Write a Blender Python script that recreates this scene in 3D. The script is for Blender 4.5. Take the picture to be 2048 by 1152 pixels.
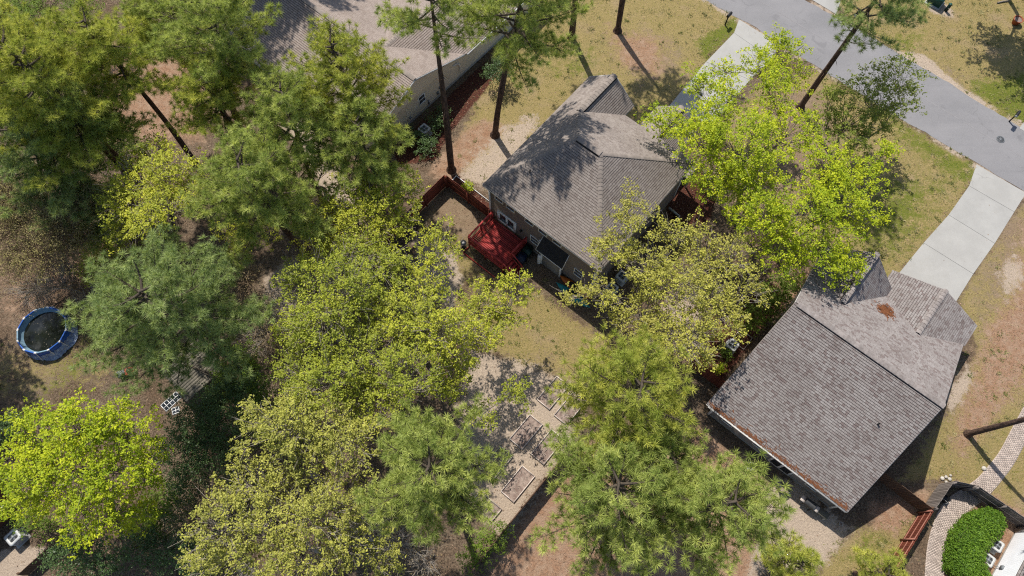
import bpy, math, random
import numpy as np
from mathutils import Vector, Quaternion
for _o in list(bpy.data.objects): bpy.data.objects.remove(_o)
SC = bpy.context.scene
R = math.radians
rng = np.random.default_rng(7)
random.seed(7)
# ------------------------------------------------------------------ camera
CAM_H, FPX, TILT = 50.0, 1365.0, R(22.0)
cd = bpy.data.cameras.new('camera'); cam = bpy.data.objects.new('camera', cd); SC.collection.objects.link(cam)
cam.location = (0, 0, CAM_H); cam.rotation_euler = (TILT, 0, 0)
cd.sensor_width = 36.0; cd.lens = 36.0*FPX/2048; cd.clip_start = 0.5; cd.clip_end = 3000
SC.camera = cam
# ------------------------------------------------------------------ world, sun, exposure
SUN_EL, SH_AZ = R(58.0), R(-67.0)            # shadows fall towards SH_AZ
w = bpy.data.worlds.new('World'); SC.world = w; w.use_nodes = True
nt = w.node_tree; nt.nodes.clear()
sky = nt.nodes.new('ShaderNodeTexSky'); sky.sky_type = 'NISHITA'; sky.sun_disc = False
sky.sun_elevation = SUN_EL; sky.sun_rotation = R(90) - (SH_AZ + math.pi)
bg = nt.nodes.new('ShaderNodeBackground'); bg.inputs[1].default_value = 0.125
wo = nt.nodes.new('ShaderNodeOutputWorld')
nt.links.new(sky.outputs[0], bg.inputs[0]); nt.links.new(bg.outputs[0], wo.inputs[0])
sl = bpy.data.lights.new('sun', 'SUN'); sl.energy = 5.0; sl.angle = R(0.53); sl.color = (1, .955, .88)
sun = bpy.data.objects.new('sun', sl); SC.collection.objects.link(sun)
sdir = Vector((math.cos(SUN_EL)*math.cos(SH_AZ), math.cos(SUN_EL)*math.sin(SH_AZ), -math.sin(SUN_EL)))
sun.rotation_mode = 'QUATERNION'; sun.rotation_quaternion = sdir.to_track_quat('-Z', 'Y'); sun.location = (-20, 50, 80)
SC.view_settings.view_transform = 'Standard'; SC.view_settings.look = 'None'
SC.view_settings.exposure = 0.28; SC.view_settings.gamma = 1.0
SC.render.engine = 'CYCLES'
SC.cycles.use_denoising = False; SC.cycles.pixel_filter_type = 'BLACKMAN_HARRIS'; SC.cycles.filter_width = 1.15
SC.cycles.max_bounces = 8; SC.cycles.transparent_max_bounces = 4
# ------------------------------------------------------------------ survey helper: where a bearing from the drone meets height z
CT, ST = math.cos(TILT), math.sin(TILT)
def G(px, py, z=0.0):
    u = (px-1024)/FPX; v = (576-py)/FPX
    d = np.array([u, v*CT+ST, v*ST-CT])
    return np.array([0, 0, CAM_H]) + d*((z-CAM_H)/d[2])
def depth(p): return (np.asarray(p)-[0, 0, CAM_H]) @ np.array([0, ST, -CT])
HA = R(-40.2)                                 # the street grid: every house stands at this bearing
# ------------------------------------------------------------------ mesh helpers
COL = SC.collection
class MB:
    def __init__(s): s.V = []; s.F = []; s.n = 0; s.T = []; s.has = False
    def add(s, V, F, t=0.0):
        V = np.asarray(V, float).reshape(-1, 3)
        F = np.asarray(F, int)
        s.V.append(V); s.F.append(F+s.n); s.n += len(V)
        s.T.append(np.broadcast_to(np.asarray(t, float), (len(V),)))
        if not np.isscalar(t) or t != 0: s.has = True
        return s
    def poly(s, pts, t=0.0): return s.add(pts, [list(range(len(pts)))], t)
    def box(s, c, d, rz=0.0, t=0.0, M=None):
        x, y, z = [k/2 for k in d]
        V = np.array([(-x,-y,-z),(x,-y,-z),(x,y,-z),(-x,y,-z),(-x,-y,z),(x,-y,z),(x,y,z),(-x,y,z)])
        if M is not None: V = V @ np.array(M).T
        if rz: 
            cc, ss = math.cos(rz), math.sin(rz); V = V @ np.array([[cc, ss, 0], [-ss, cc, 0], [0, 0, 1]])
        return s.add(V+np.asarray(c, float), [(0,3,2,1),(4,5,6,7),(0,1,5,4),(1,2,6,5),(2,3,7,6),(3,0,4,7)], t)
    def beam(s, a, b, w, h, up=(0, 0, 1), t=0.0):
        a = np.asarray(a, float); b = np.asarray(b, float); d = b-a; L = np.linalg.norm(d); d = d/L
        up = np.asarray(up, float); sx = np.cross(d, up); sx /= np.linalg.norm(sx); uz = np.cross(sx, d)
        M = np.column_stack([d, sx, uz])
        return s.box((a+b)/2, (L, w, h), M=M, t=t)
    def prism(s, pts, z0, z1, t=0.0):
        n = len(pts); P = np.array([(p[0], p[1]) for p in pts])
        V = np.vstack([np.column_stack([P, np.full(n, z0)]), np.column_stack([P, np.full(n, z1)])])
        s.add(V, np.array([(i, (i+1) % n, n+(i+1) % n, n+i) for i in range(n)]), t)
        s.add(V[n:], [list(range(n))], t); s.add(V[:n], [list(range(n))[::-1]], t); return s
    def tube(s, pts, rad, k=6, t=0.0, cap=True):
        pts = np.asarray(pts, float); n = len(pts); rad = np.broadcast_to(np.asarray(rad, float), (n,))
        T = np.gradient(pts, axis=0); T /= np.linalg.norm(T, axis=1)[:, None]+1e-9
        ref = np.array([0, 0, 1.]) if abs(T[:, 2]).mean() < .8 else np.array([1., 0, 0])
        A = np.cross(T, ref); A /= np.linalg.norm(A, axis=1)[:, None]+1e-9; B = np.cross(T, A)
        th = np.arange(k)*2*math.pi/k
        V = pts[:, None]+rad[:, None, None]*(np.cos(th)[None, :, None]*A[:, None]+np.sin(th)[None, :, None]*B[:, None])
        i = np.arange(n-1)[:, None]*k; j = np.arange(k)[None]; j2 = (j+1) % k
        F = np.stack([i+j, i+j2, i+k+j2, i+k+j], -1).reshape(-1, 4)
        s.add(V.reshape(-1, 3), F, t)
        if cap: s.add(V[-1], [list(range(k))], t); s.add(V[0], [list(range(k))[::-1]], t)
        return s
    def lathe(s, prof, c=(0, 0, 0), k=24, t=0.0):
        prof = np.asarray(prof, float); th = np.arange(k)*2*math.pi/k
        V = np.stack([prof[:, 0, None]*np.cos(th), prof[:, 0, None]*np.sin(th), np.repeat(prof[:, 1, None], k, 1)], -1)+np.asarray(c, float)
        n = len(prof); i = np.arange(n-1)[:, None]*k; j = np.arange(k)[None]; j2 = (j+1) % k
        return s.add(V.reshape(-1, 3), np.stack([i+j, i+j2, i+k+j2, i+k+j], -1).reshape(-1, 4), t)
    def mesh(s, name, smooth=False):
        me = bpy.data.meshes.new(name)
        V = np.vstack(s.V); me.vertices.add(len(V)); me.vertices.foreach_set('co', V.ravel().astype(np.float32))
        tot = np.concatenate([np.full(len(f), f.shape[1]) for f in s.F]); idx = np.concatenate([f.ravel() for f in s.F])
        me.loops.add(len(idx)); me.loops.foreach_set('vertex_index', idx.astype(np.int32))
        st = np.concatenate([[0], np.cumsum(tot)[:-1]])
        me.polygons.add(len(tot)); me.polygons.foreach_set('loop_start', st.astype(np.int32)); me.polygons.foreach_set('loop_total', tot.astype(np.int32))
        if s.has:
            a = me.attributes.new('tint', 'FLOAT', 'POINT'); a.data.foreach_set('value', np.concatenate(s.T).astype(np.float32))
        me.update(calc_edges=True)
        if smooth: me.polygons.foreach_set('use_smooth', np.ones(len(tot), bool))
        return me
    def build(s, name, mat, parent=None, kind=None, smooth=False, loc=None, rz=0):
        me = s.mesh(name, smooth); me.materials.append(mat)
        return put(name, me, parent, kind, loc, rz)
def put(name, me, parent=None, kind=None, loc=None, rz=0):
    o = bpy.data.objects.new(name, me); COL.objects.link(o)
    if parent is not None: o.parent = parent
    if kind: o['kind'] = kind
    if loc is not None: o.location = loc
    if rz: o.rotation_euler = (0, 0, rz)
    return o
def tag(o, label, cat, group=None):
    o['label'] = label; o['category'] = cat
    if group: o['group'] = group
    return o
def thing(name, label, cat, loc=(0, 0, 0), rz=0, group=None):
    o = bpy.data.objects.new(name, None); COL.objects.link(o); o.empty_display_size = .3
    o.location = loc; o.rotation_euler = (0, 0, rz); return tag(o, label, cat, group)
def struct(o): o['kind'] = 'structure'; return o
def copy_tree(o, parent=None):
    c = o.copy(); COL.objects.link(c); c.parent = parent
    for ch in o.children: copy_tree(ch, c)
    return c
# ------------------------------------------------------------------ materials
def newmat(name):
    m = bpy.data.materials.new(name); m.use_nodes = True; nt = m.node_tree
    return m, nt, nt.nodes['Principled BSDF']
def N(nt, typ, **kw):
    n = nt.nodes.new(typ)
    for k, v in kw.items():
        if k.startswith('i_'): n.inputs[int(k[2:]) if k[2:].isdigit() else k[2:]].default_value = v
        else: setattr(n, k, v)
    return n
def mixc(nt, f, a, b, mode='MIX'):
    n = nt.nodes.new('ShaderNodeMix'); n.data_type = 'RGBA'; n.blend_type = mode; n.clamp_factor = True
    for s, v in ((n.inputs[0], f), (n.inputs[6], a), (n.inputs[7], b)):
        if hasattr(v, 'links') or isinstance(v, bpy.types.NodeSocket): nt.links.new(v, s)
        elif isinstance(v, (int, float)): s.default_value = v
        else: s.default_value = (*v, 1)
    return n.outputs[2]
def math_(nt, op, a, b=None, c=None, clamp=False):
    n = nt.nodes.new('ShaderNodeMath'); n.operation = op; n.use_clamp = clamp
    for s, v in zip(n.inputs, (a, b, c)):
        if v is None: continue
        if isinstance(v, bpy.types.NodeSocket): nt.links.new(v, s)
        else: s.default_value = v
    return n.outputs[0]
def noise(nt, vec, scale, detail=4, rough=.55, dist=0.0):
    n = nt.nodes.new('ShaderNodeTexNoise'); n.inputs['Scale'].default_value = scale; n.inputs['Detail'].default_value = detail
    n.inputs['Roughness'].default_value = rough; n.inputs['Distortion'].default_value = dist
    if vec is not None: nt.links.new(vec, n.inputs['Vector'])
    return n.outputs[0]
def ramp(nt, f, lo, hi):
    n = nt.nodes.new('ShaderNodeMapRange'); n.interpolation_type = 'SMOOTHSTEP'; nt.links.new(f, n.inputs[0])
    n.inputs[1].default_value = lo; n.inputs[2].default_value = hi; return n.outputs[0]
def bump(nt, bs, h, strength=.5, dist=.02):
    b = nt.nodes.new('ShaderNodeBump'); b.inputs['Strength'].default_value = strength; b.inputs['Distance'].default_value = dist
    nt.links.new(h, b.inputs['Height']); nt.links.new(b.outputs[0], bs.inputs['Normal'])
def pos(nt): return nt.nodes.new('ShaderNodeNewGeometry').outputs['Position']
def mat(name, c1, c2=None, scale=3.0, rough=.8, bmp=.3, fine=40.0, isl=0.0, spec=.3, stretch=None, metal=0.0, bd=.01):
    m, nt, bs = newmat(name); c2 = c2 or tuple(k*.7 for k in c1)
    tc = nt.nodes.new('ShaderNodeTexCoord'); v = tc.outputs['Object']
    if stretch:
        mp = nt.nodes.new('ShaderNodeMapping'); nt.links.new(v, mp.inputs[0]); mp.inputs['Scale'].default_value = stretch; v = mp.outputs[0]
    f = ramp(nt, noise(nt, v, scale, 5, .6), .3, .7)
    col = mixc(nt, f, c1, c2)
    g = noise(nt, v, fine, 3, .6)
    col = mixc(nt, math_(nt, 'MULTIPLY', ramp(nt, g, .35, .75), .35), col, tuple(k*.55 for k in c1))
    if isl:
        ge = nt.nodes.new('ShaderNodeNewGeometry'); oi = nt.nodes.new('ShaderNodeObjectInfo')
        r = math_(nt, 'FRACT', math_(nt, 'ADD', ge.outputs['Random Per Island'], oi.outputs['Random']))
        hs = nt.nodes.new('ShaderNodeHueSaturation'); nt.links.new(col, hs.inputs['Color'])
        nt.links.new(math_(nt, 'MULTIPLY_ADD', r, 2*isl, 1-isl), hs.inputs['Value']); col = hs.outputs[0]
    nt.links.new(col, bs.inputs['Base Color']); bs.inputs['Roughness'].default_value = rough
    bs.inputs['Specular IOR Level'].default_value = spec; bs.inputs['Metallic'].default_value = metal
    if bmp: bump(nt, bs, g, bmp, bd)
    return m
def leafmat(name, c_lo, c_hi, trans=.35, alt=None, rough=.6):
    """tint 0..1 runs c_lo..c_hi; tint above 1.5 is a bud or twig colour"""
    m, nt, bs = newmat(name)
    at = N(nt, 'ShaderNodeAttribute', attribute_name='tint').outputs['Fac']
    oi = nt.nodes.new('ShaderNodeObjectInfo')
    col = mixc(nt, at, c_lo, c_hi)
    n = noise(nt, pos(nt), .45, 2)
    col = mixc(nt, math_(nt, 'MULTIPLY', ramp(nt, n, .35, .7), .45), col, alt or tuple(k*.6 for k in c_lo))
    col = mixc(nt, ramp(nt, at, 1.4, 1.6), col, (.42, .34, .2))
    nt.links.new(col, bs.inputs['Base Color']); bs.inputs['Roughness'].default_value = rough
    bs.inputs['Specular IOR Level'].default_value = .25
    tr = nt.nodes.new('ShaderNodeBsdfTranslucent')
    nt.links.new(mixc(nt, .4, col, (.42, .46, .05), 'MIX'), tr.inputs[0])
    mx = nt.nodes.new('ShaderNodeMixShader'); mx.inputs[0].default_value = trans
    nt.links.new(bs.outputs[0], mx.inputs[1]); nt.links.new(tr.outputs[0], mx.inputs[2])
    nt.links.new(mx.outputs[0], nt.nodes['Material Output'].inputs[0])
    return m
def shinglemat(name, cols, var):
    m, nt, bs = newmat(name); ge = nt.nodes.new('ShaderNodeNewGeometry'); r = ge.outputs['Random Per Island']
    cr = nt.nodes.new('ShaderNodeValToRGB'); cr.color_ramp.interpolation = 'LINEAR'; e = cr.color_ramp.elements
    while len(e) < len(cols): e.new(.5)
    for i, c in enumerate(cols): e[i].position = i/(len(cols)-1); e[i].color = (*c, 1)
    nt.links.new(r, cr.inputs[0]); col = cr.outputs[0]
    p = pos(nt)
    col = mixc(nt, math_(nt, 'MULTIPLY', ramp(nt, noise(nt, p, .5, 4), .35, .7), .3), col, tuple(k*.75 for k in cols[0]))
    g = noise(nt, p, 60, 2)
    col = mixc(nt, math_(nt, 'MULTIPLY', ramp(nt, g, .3, .8), .4), col, tuple(k*.5 for k in cols[0]))
    st = nt.nodes.new('ShaderNodeMapping'); st.inputs['Rotation'].default_value = (0, 0, -HA); st.inputs['Scale'].default_value = (1.6, .12, .12); nt.links.new(p, st.inputs[0])
    col = mixc(nt, math_(nt, 'MULTIPLY', ramp(nt, noise(nt, st.outputs[0], 1.4, 3), .5, .75), var), col, tuple(min(1, k*.62) for k in cols[0]))
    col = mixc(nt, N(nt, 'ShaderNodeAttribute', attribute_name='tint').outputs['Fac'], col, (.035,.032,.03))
    nt.links.new(col, bs.inputs['Base Color']); bs.inputs['Roughness'].default_value = .95; bs.inputs['Specular IOR Level'].default_value = .12
    bump(nt, bs, g, .4, .01); return m
MT = {}
def sidingmat(name, c):
    m, nt, bs = newmat(name); tc = nt.nodes.new('ShaderNodeTexCoord'); sp = nt.nodes.new('ShaderNodeSeparateXYZ'); nt.links.new(tc.outputs['Object'], sp.inputs[0])
    fr = math_(nt, 'FRACT', math_(nt, 'MULTIPLY', sp.outputs[2], 1/.115))
    line = ramp(nt, fr, .0, .16)
    n = noise(nt, tc.outputs['Object'], 1.2, 4)
    col = mixc(nt, math_(nt, 'MULTIPLY', ramp(nt, n, .35, .75), .35), c, tuple(k*.78 for k in c))
    col = mixc(nt, line, tuple(k*.55 for k in c), col)
    nt.links.new(col, bs.inputs['Base Color']); bs.inputs['Roughness'].default_value = .6
    bump(nt, bs, math_(nt, 'SUBTRACT', 1.0, fr), .6, .012); return m
def glassmat(name):
    m, nt, bs = newmat(name); bs.inputs['Base Color'].default_value = (.012, .016, .022, 1); bs.inputs['Roughness'].default_value = .06
    bs.inputs['Specular IOR Level'].default_value = .6
    nt.links.new(mixc(nt, ramp(nt, noise(nt, pos(nt), 2.5, 2), .4, .7), (.010, .013, .018), (.03, .036, .045)), bs.inputs['Base Color']); return m
MT['shingle_main'] = shinglemat('brown shingle', [(0.206,0.170,0.149),(0.271,0.231,0.203),(0.297,0.256,0.227),(0.249,0.212,0.185)], .10)
MT['shingle_right'] = shinglemat('blended shingle', [(0.166,0.132,0.120),(0.284,0.256,0.240),(0.306,0.278,0.262),(0.175,0.137,0.127),(0.293,0.265,0.249),(0.254,0.226,0.210),(0.275,0.247,0.231)], .0)
MT['shingle_left'] = shinglemat('tan shingle', [(0.251,0.200,0.169),(0.302,0.246,0.212),(0.326,0.270,0.234),(0.279,0.228,0.195)], .15)
MT['shingle_dark'] = shinglemat('charcoal shingle', [(.028,.028,.03),(.036,.035,.037),(.042,.041,.043),(.03,.029,.031)], .1)
MT['cap'] = mat('ridge cap', (0.270,0.228,0.195), (0.205,0.172,0.149), 3, .95, .3, 50, .1)
MT['capr'] = mat('ridge cap grey', (0.279,0.246,0.228), (0.186,0.158,0.144), 6, .95, .3, 50, .15)
MT['vent_dark'] = mat('vent slot', (.015,.014,.013))
MT['taupe'] = sidingmat('taupe siding', (.175,.145,.125))
MT['beige'] = sidingmat('beige siding', (.66,.58,.45))
MT['greige'] = sidingmat('grey beige siding', (.22,.2,.18))  # siding tone darkened to carry tree shade on the shingle house gable
MT['whitesiding'] = sidingmat('white siding', (.82,.83,.85))
MT['white'] = mat('white trim paint', (.72,.71,.69), (.6,.59,.57), 4, .5, .1)
MT['offwhite'] = mat('aged white trim', (.55,.53,.5), (.42,.4,.37), 4, .6, .1)
MT['glass'] = glassmat('window glass')
MT['brick'] = mat('dark brick', (.16,.07,.05), (.1,.05,.04), 8, .9, .5, 12)
MT['found'] = mat('foundation', (.4,.39,.37), (.3,.29,.27), 4, .9)
MT['red'] = mat('red stained boards', (.34,.04,.034), (.24,.026,.024), 4, .6, .3, 18, .28, .3, (1, 8, 8))
MT['fence'] = mat('red brown fence stain', (.20,.055,.033), (.13,.035,.022), 3, .75, .4, 20, .25, .2, (6, 6, 1))
MT['fencerail'] = mat('fence rail', (.32,.14,.10), (.22,.09,.06), 3, .8, .3, 20, .15)
MT['fencegrey'] = mat('weathered fence boards', (.23,.20,.18), (.15,.125,.11), 3, .9, .4, 20, .25, .2, (6, 6, 1))
MT['fencebrown'] = mat('brown fence boards', (.16,.10,.065), (.1,.06,.04), 3, .9, .4, 20, .25, .2, (6, 6, 1))
MT['greywood'] = mat('old grey planks', (.17,.148,.115), (.10,.092,.07), 3, .95, .5, 20, .25, .2, (1, 8, 8))
MT['bedwood'] = mat('raised bed boards', (.56,.48,.42), (.44,.37,.32), 4, .9, .3, 30, .2)
MT['soil'] = mat('bed soil', (.17,.12,.10), (.34,.265,.22), 3.5, 1, .9, 16, 0, .1, None, 0, .04)
MT['concrete'] = mat('broom finished concrete', (.44,.425,.395), (.37,.355,.325), .8, .9, .25, 60, .06)
MT['metal'] = mat('painted steel', (.5,.5,.48), (.4,.4,.39), 3, .45, .1, 30, 0, .5)
MT['metalgrey'] = mat('grey unit steel', (.2,.215,.225), (.15,.16,.17), 3, .45, .1, 30, 0, .5)
MT['black'] = mat('black plastic', (.012,.012,.013), None, 3, .5, .1)
MT['dkgreen'] = mat('dark green plastic', (.008,.03,.022), (.006,.022,.016), 3, .45, .1)
MT['utilgreen'] = mat('utility green enamel', (.02,.075,.05), (.015,.055,.04), 3, .5, .1)
MT['dkblue'] = mat('dark blue plastic', (.012,.02,.045), (.01,.016,.035), 3, .45, .1)
MT['orange'] = mat('orange polyethylene', (.5,.13,.012), (.42,.1,.01), 2, .4, .05)
MT['teal'] = mat('teal polyethylene', (.012,.17,.19), (.02,.24,.22), 1.2, .4, .05)
MT['blue'] = mat('blue vinyl', (.028,.12,.44), (.02,.085,.33), 2, .45, .2)
MT['paleblue'] = mat('pale blue liner', (.22,.34,.42), (.16,.27,.36), 2, .5, .1)
MT['silver'] = mat('crumpled silver blue cover', (.36,.41,.48), (.07,.12,.26), 6, .4, .6, 14, 0, .5, None, 0, .05)
MT['mowred'] = mat('mower red', (.38,.035,.015), None, 3, .4, .1)
MT['terra'] = mat('terracotta', (.33,.085,.03), None, 3, .7, .1)
MT['chainbark'] = mat('pine bark', (.15,.095,.07), (.045,.032,.027), 6, .95, 1, 9, 0, .1, (1, 1, .4), 0, .08)
MT['greybark'] = mat('grey bark', (.26,.225,.19), (.17,.145,.12), 3, .95, .6, 14, 0, .1, (1, 1, .4), 0, .03)
MT['darkbark'] = mat('dark bark', (.10,.08,.06), (.06,.048,.038), 3, .95, .6, 14, 0, .1, (1, 1, .4), 0, .03)
MT['palebark'] = mat('pale twig bark', (.40,.35,.29), (.27,.23,.19), 3, .95, .4, 14, 0, .1)
MT['brownbark'] = mat('brown twig bark', (.32,.235,.155), (.2,.145,.095), 3, .95, .4, 14, 0, .1)
MT['iron'] = mat('cast iron', (.06,.06,.062), (.04,.04,.04), 9, .6, .4)
MT['stone'] = mat('pale stones', (.5,.46,.4), (.4,.36,.3), 9, .9, .4, 20, .15)
MT['paver'] = mat('tumbled pavers', (.44,.365,.31), (.37,.30,.255), 2, .95, .5, 30, .2)
MT['seam'] = mat('road seam', (.24,.23,.23), (.2,.19,.19), 2, .95, .2)
MT['mulchpatch'] = mat('fallen pine straw', (.22,.085,.035), (.14,.055,.025), 6, 1, .6, 30)
MT['tarpwhite'] = mat('white tarp', (.7,.74,.8), (.5,.55,.65), 3, .5, .5, 12)
def watermat():
    m, nt, bs = newmat('dark pool water'); p = pos(nt)
    col = mixc(nt, ramp(nt, noise(nt, p, 1.3, 5, .6), .5, .72), (.008,.010,.008), (.035,.037,.035))
    nt.links.new(col, bs.inputs['Base Color']); bs.inputs['Roughness'].default_value = .08; bs.inputs['Specular IOR Level'].default_value = .5
    return m
MT['water'] = watermat()
def crack(nt, p, col, scale, wd, dark, amt):
    dn = nt.nodes.new('ShaderNodeTexNoise'); dn.inputs['Scale'].default_value = 1.6; dn.inputs['Detail'].default_value = 4; nt.links.new(p, dn.inputs['Vector'])
    va = nt.nodes.new('ShaderNodeVectorMath'); va.operation = 'MULTIPLY_ADD'; nt.links.new(dn.outputs['Color'], va.inputs[0]); va.inputs[1].default_value = (.9, .9, 0); nt.links.new(p, va.inputs[2])
    vo = nt.nodes.new('ShaderNodeTexVoronoi'); vo.feature = 'DISTANCE_TO_EDGE'; vo.inputs['Scale'].default_value = scale; nt.links.new(va.outputs[0], vo.inputs['Vector'])
    line = math_(nt, 'SUBTRACT', 1.0, ramp(nt, vo.outputs['Distance'], wd*.4, wd))
    gate = ramp(nt, noise(nt, p, .35, 2), .5, .62)
    return mixc(nt, math_(nt, 'MULTIPLY', math_(nt, 'MULTIPLY', line, gate), amt), col, dark)
def concretemat():
    m, nt, bs = newmat('weathered concrete'); p = pos(nt); oi = nt.nodes.new('ShaderNodeObjectInfo')
    col = mixc(nt, ramp(nt, noise(nt, p, .5, 5, .65), .3, .7), (.335,.326,.304), (.28,.272,.254))
    col = mixc(nt, math_(nt, 'MULTIPLY', ramp(nt, noise(nt, p, 1.7, 5, .7, 1.), .52, .72), .5), col, (.29,.275,.25))
    col = mixc(nt, math_(nt, 'MULTIPLY', oi.outputs['Random'], .25), col, (.40,.38,.345))
    g = noise(nt, p, 40, 3, .7)
    col = mixc(nt, math_(nt, 'MULTIPLY', ramp(nt, g, .45, .8), .3), col, (.25,.24,.22))
    col = crack(nt, p, col, .3, .008, (.16,.15,.14), .35)
    nt.links.new(col, bs.inputs['Base Color']); bs.inputs['Roughness'].default_value = .9; bs.inputs['Specular IOR Level'].default_value = .2
    bump(nt, bs, g, .3, .01); return m
def asphalt():
    m, nt, bs = newmat('worn asphalt'); p = pos(nt)
    col = mixc(nt, ramp(nt, noise(nt, p, .25, 5, .6), .3, .7), (.165,.16,.163), (.205,.197,.199))
    mp = nt.nodes.new('ShaderNodeMapping'); mp.inputs['Rotation'].default_value = (0, 0, R(37)); mp.inputs['Scale'].default_value = (.05, .8, 1); nt.links.new(p, mp.inputs[0])
    col = mixc(nt, math_(nt, 'MULTIPLY', ramp(nt, noise(nt, mp.outputs[0], 1.5, 4), .45, .75), .4), col, (.15,.145,.15))
    g = noise(nt, p, 28, 3, .7)
    col = mixc(nt, math_(nt, 'MULTIPLY', ramp(nt, g, .4, .75), .5), col, (.31,.30,.295))
    col = crack(nt, p, col, .32, .010, (.09,.086,.086), .3)
    col = mixc(nt, math_(nt, 'MULTIPLY', ramp(nt, noise(nt, p, .55, 3, .5, 1.5), .62, .70), .35), col, (.12,.115,.118))
    nt.links.new(col, bs.inputs['Base Color']); bs.inputs['Roughness'].default_value = .9; bs.inputs['Specular IOR Level'].default_value = .2
    bump(nt, bs, g, .5, .01); return m
MT['asphalt'] = asphalt(); MT['concrete'] = concretemat()
PINE = leafmat('long pine needles', (.27,.34,.075), (.64,.68,.19), .45, (.21,.30,.075))
PINEY = leafmat('sunny pine needles', (.32,.37,.055), (.70,.68,.14), .45, (.24,.32,.065))
PINEB = leafmat('bluish pine needles', (.22,.30,.10), (.52,.60,.23), .45, (.18,.26,.10))
YEL = leafmat('new yellow green leaves', (.28,.32,.03), (.64,.63,.065), .38, (.24,.27,.05))
LIME = leafmat('lime green leaves', (.26,.35,.012), (.65,.68,.028), .39, (.16,.26,.018))
OLIVE = leafmat('olive spring leaves', (.29,.29,.045), (.55,.52,.09), .3, (.30,.26,.08))
YEL2 = leafmat('olive green new leaves', (.22,.265,.025), (.52,.54,.06), .38, (.18,.22,.04))
YEL3 = leafmat('dull gold new leaves', (.27,.28,.05), (.54,.52,.10), .32, (.22,.22,.06))
OLIV2 = leafmat('olive road tree leaves', (.12,.17,.02), (.30,.34,.05), .35, (.10,.13,.025))
GREEN = leafmat('mid green leaves', (.10,.165,.018), (.22,.30,.035), .35, (.07,.12,.018))
DARK = leafmat('dark evergreen leaves', (.035,.075,.022), (.11,.17,.05), .15, (.018,.035,.012), .4)
HEDGE = leafmat('clipped hedge leaves', (.05,.115,.008), (.17,.29,.025), .3, (.05,.11,.006))
BRUSH = leafmat('olive brown brush leaves', (.20,.18,.06), (.40,.34,.13), .3, (.22,.16,.08))
BROWN = leafmat('brown bud twigs', (.24,.18,.085), (.42,.33,.17), .25, (.2,.16,.08))
GRASS = leafmat('grass blades', (.11,.13,.025), (.46,.39,.19), .25, (.26,.22,.1))
LITTER = leafmat('dry fallen leaves', (.16,.09,.05), (.34,.22,.14), .1, (.1,.06,.04))
# ------------------------------------------------------------------ road line
rl0, rl1 = G(1475,37)[:2], G(1950,327)[:2]; ru0, ru1 = G(1672,30)[:2], G(2045,260)[:2]
rd = (rl1-rl0)/np.linalg.norm(rl1-rl0); rn = np.array([-rd[1], rd[0]])
wid = float((((ru0-rl0) @ rn)+((ru1-rl0) @ rn))/2)
def RP(s, t): return rl0+rd*s+rn*t
RP_, wid_ = RP, wid
# ------------------------------------------------------------------ ground zones
def Q(pts): return np.array([G(x, y)[:2] for x, y in pts])
Z = {'paved': [], 'lawn': [], 'lush': [], 'sand': [], 'straw': [], 'mulch': [], 'dirt': []}
def zone(k, pts, feather=1.0, amp=1.0): Z[k].append((Q(pts), feather, amp))
zone('lawn', [(890,330),(940,240),(985,110),(990,-60),(1440,-60),(1480,40),(1340,215),(1290,300),(1000,380)], 1.5)
zone('lawn', [(1540,150),(1640,145),(1955,332),(1940,370),(1890,445),(1790,560),(1690,560),(1480,420),(1450,250)], 1.2)
zone('lawn', [(1680,10),(1720,62),(1800,105),(1920,187),(2070,275),(2300,280),(2300,-120),(1640,-120)], .6)
zone('lawn', [(1000,560),(1040,560),(1235,695),(1170,770),(1060,745),(960,690),(880,610)], 1.5)
zone('lawn', [(2070,390),(2010,455),(1985,492),(1920,600),(1950,700),(1905,820),(1800,960),(1900,960),(2040,1030),(2300,1100),(2300,380)], 1.0)
zone('lawn', [(1720,1060),(1850,1000),(1868,1025),(1785,1152),(1700,1300),(1640,1300),(1640,1120)], 1.2)
zone('lawn', [(-100,680),(120,660),(240,620),(280,740),(240,800),(-100,850)], 2.4, .5)
zone('lawn', [(840,395),(900,380),(985,430),(960,520),(1010,570),(900,600),(840,470)], 1.2, .6)
zone('lush', [(1640,140),(1700,170),(1955,332),(1935,380),(1860,330)], 1.4, .8)
zone('lush', [(1390,85),(1470,35),(1478,55),(1410,120)], .8)
zone('lush', [(1740,60),(1850,70),(1800,110)], 1.5, .8)
zone('lush', [(1930,170),(2048,140),(2100,280),(2020,245)], 1.2, .9)
zone('lush', [(1080,120),(1200,90),(1180,150),(1100,170)], 2., .6)
zone('lush', [(1860,900),(1990,620),(2048,830),(1950,960)], 2.5, .55)
zone('lush', [(1740,1060),(1850,1000),(1830,1060),(1700,1120)], 1.2, .8)
zone('lush', [(160,640),(220,580),(235,680),(150,770),(60,820)], 1.8, .55)
zone('lush', [(1700,360),(1910,350),(1850,480),(1730,560)], 2.5, .68)
zone('sand', [(915,352),(960,300),(1000,262),(1070,228),(1080,255),(985,385),(950,372)], 1.3, .95)
zone('sand', [(560,250),(625,235),(665,330),(735,400),(720,450),(650,400),(600,300)], 1.0)
zone('sand', [(530,560),(650,480),(700,520),(640,640),(540,640)], 1.5)
zone('sand', [(828,470),(890,490),(930,560),(900,620),(830,560)], .8)
zone('sand', [(930,700),(1070,730),(1140,770),(1140,880),(1010,1080),(930,1010),(920,850)], 1.2)
zone('sand', [(1780,100),(1850,110),(1960,205),(2030,262),(1990,240),(1900,182)], .5)
zone('sand', [(1540,960),(1600,960),(1700,1060),(1650,1130),(1500,1150)], .9)
zone('sand', [(1990,545),(2030,490),(2060,560),(2010,610)], 1.0, .7)
zone('sand', [(1890,800),(1935,720),(1950,760),(1905,830)], .5, .8)
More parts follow.
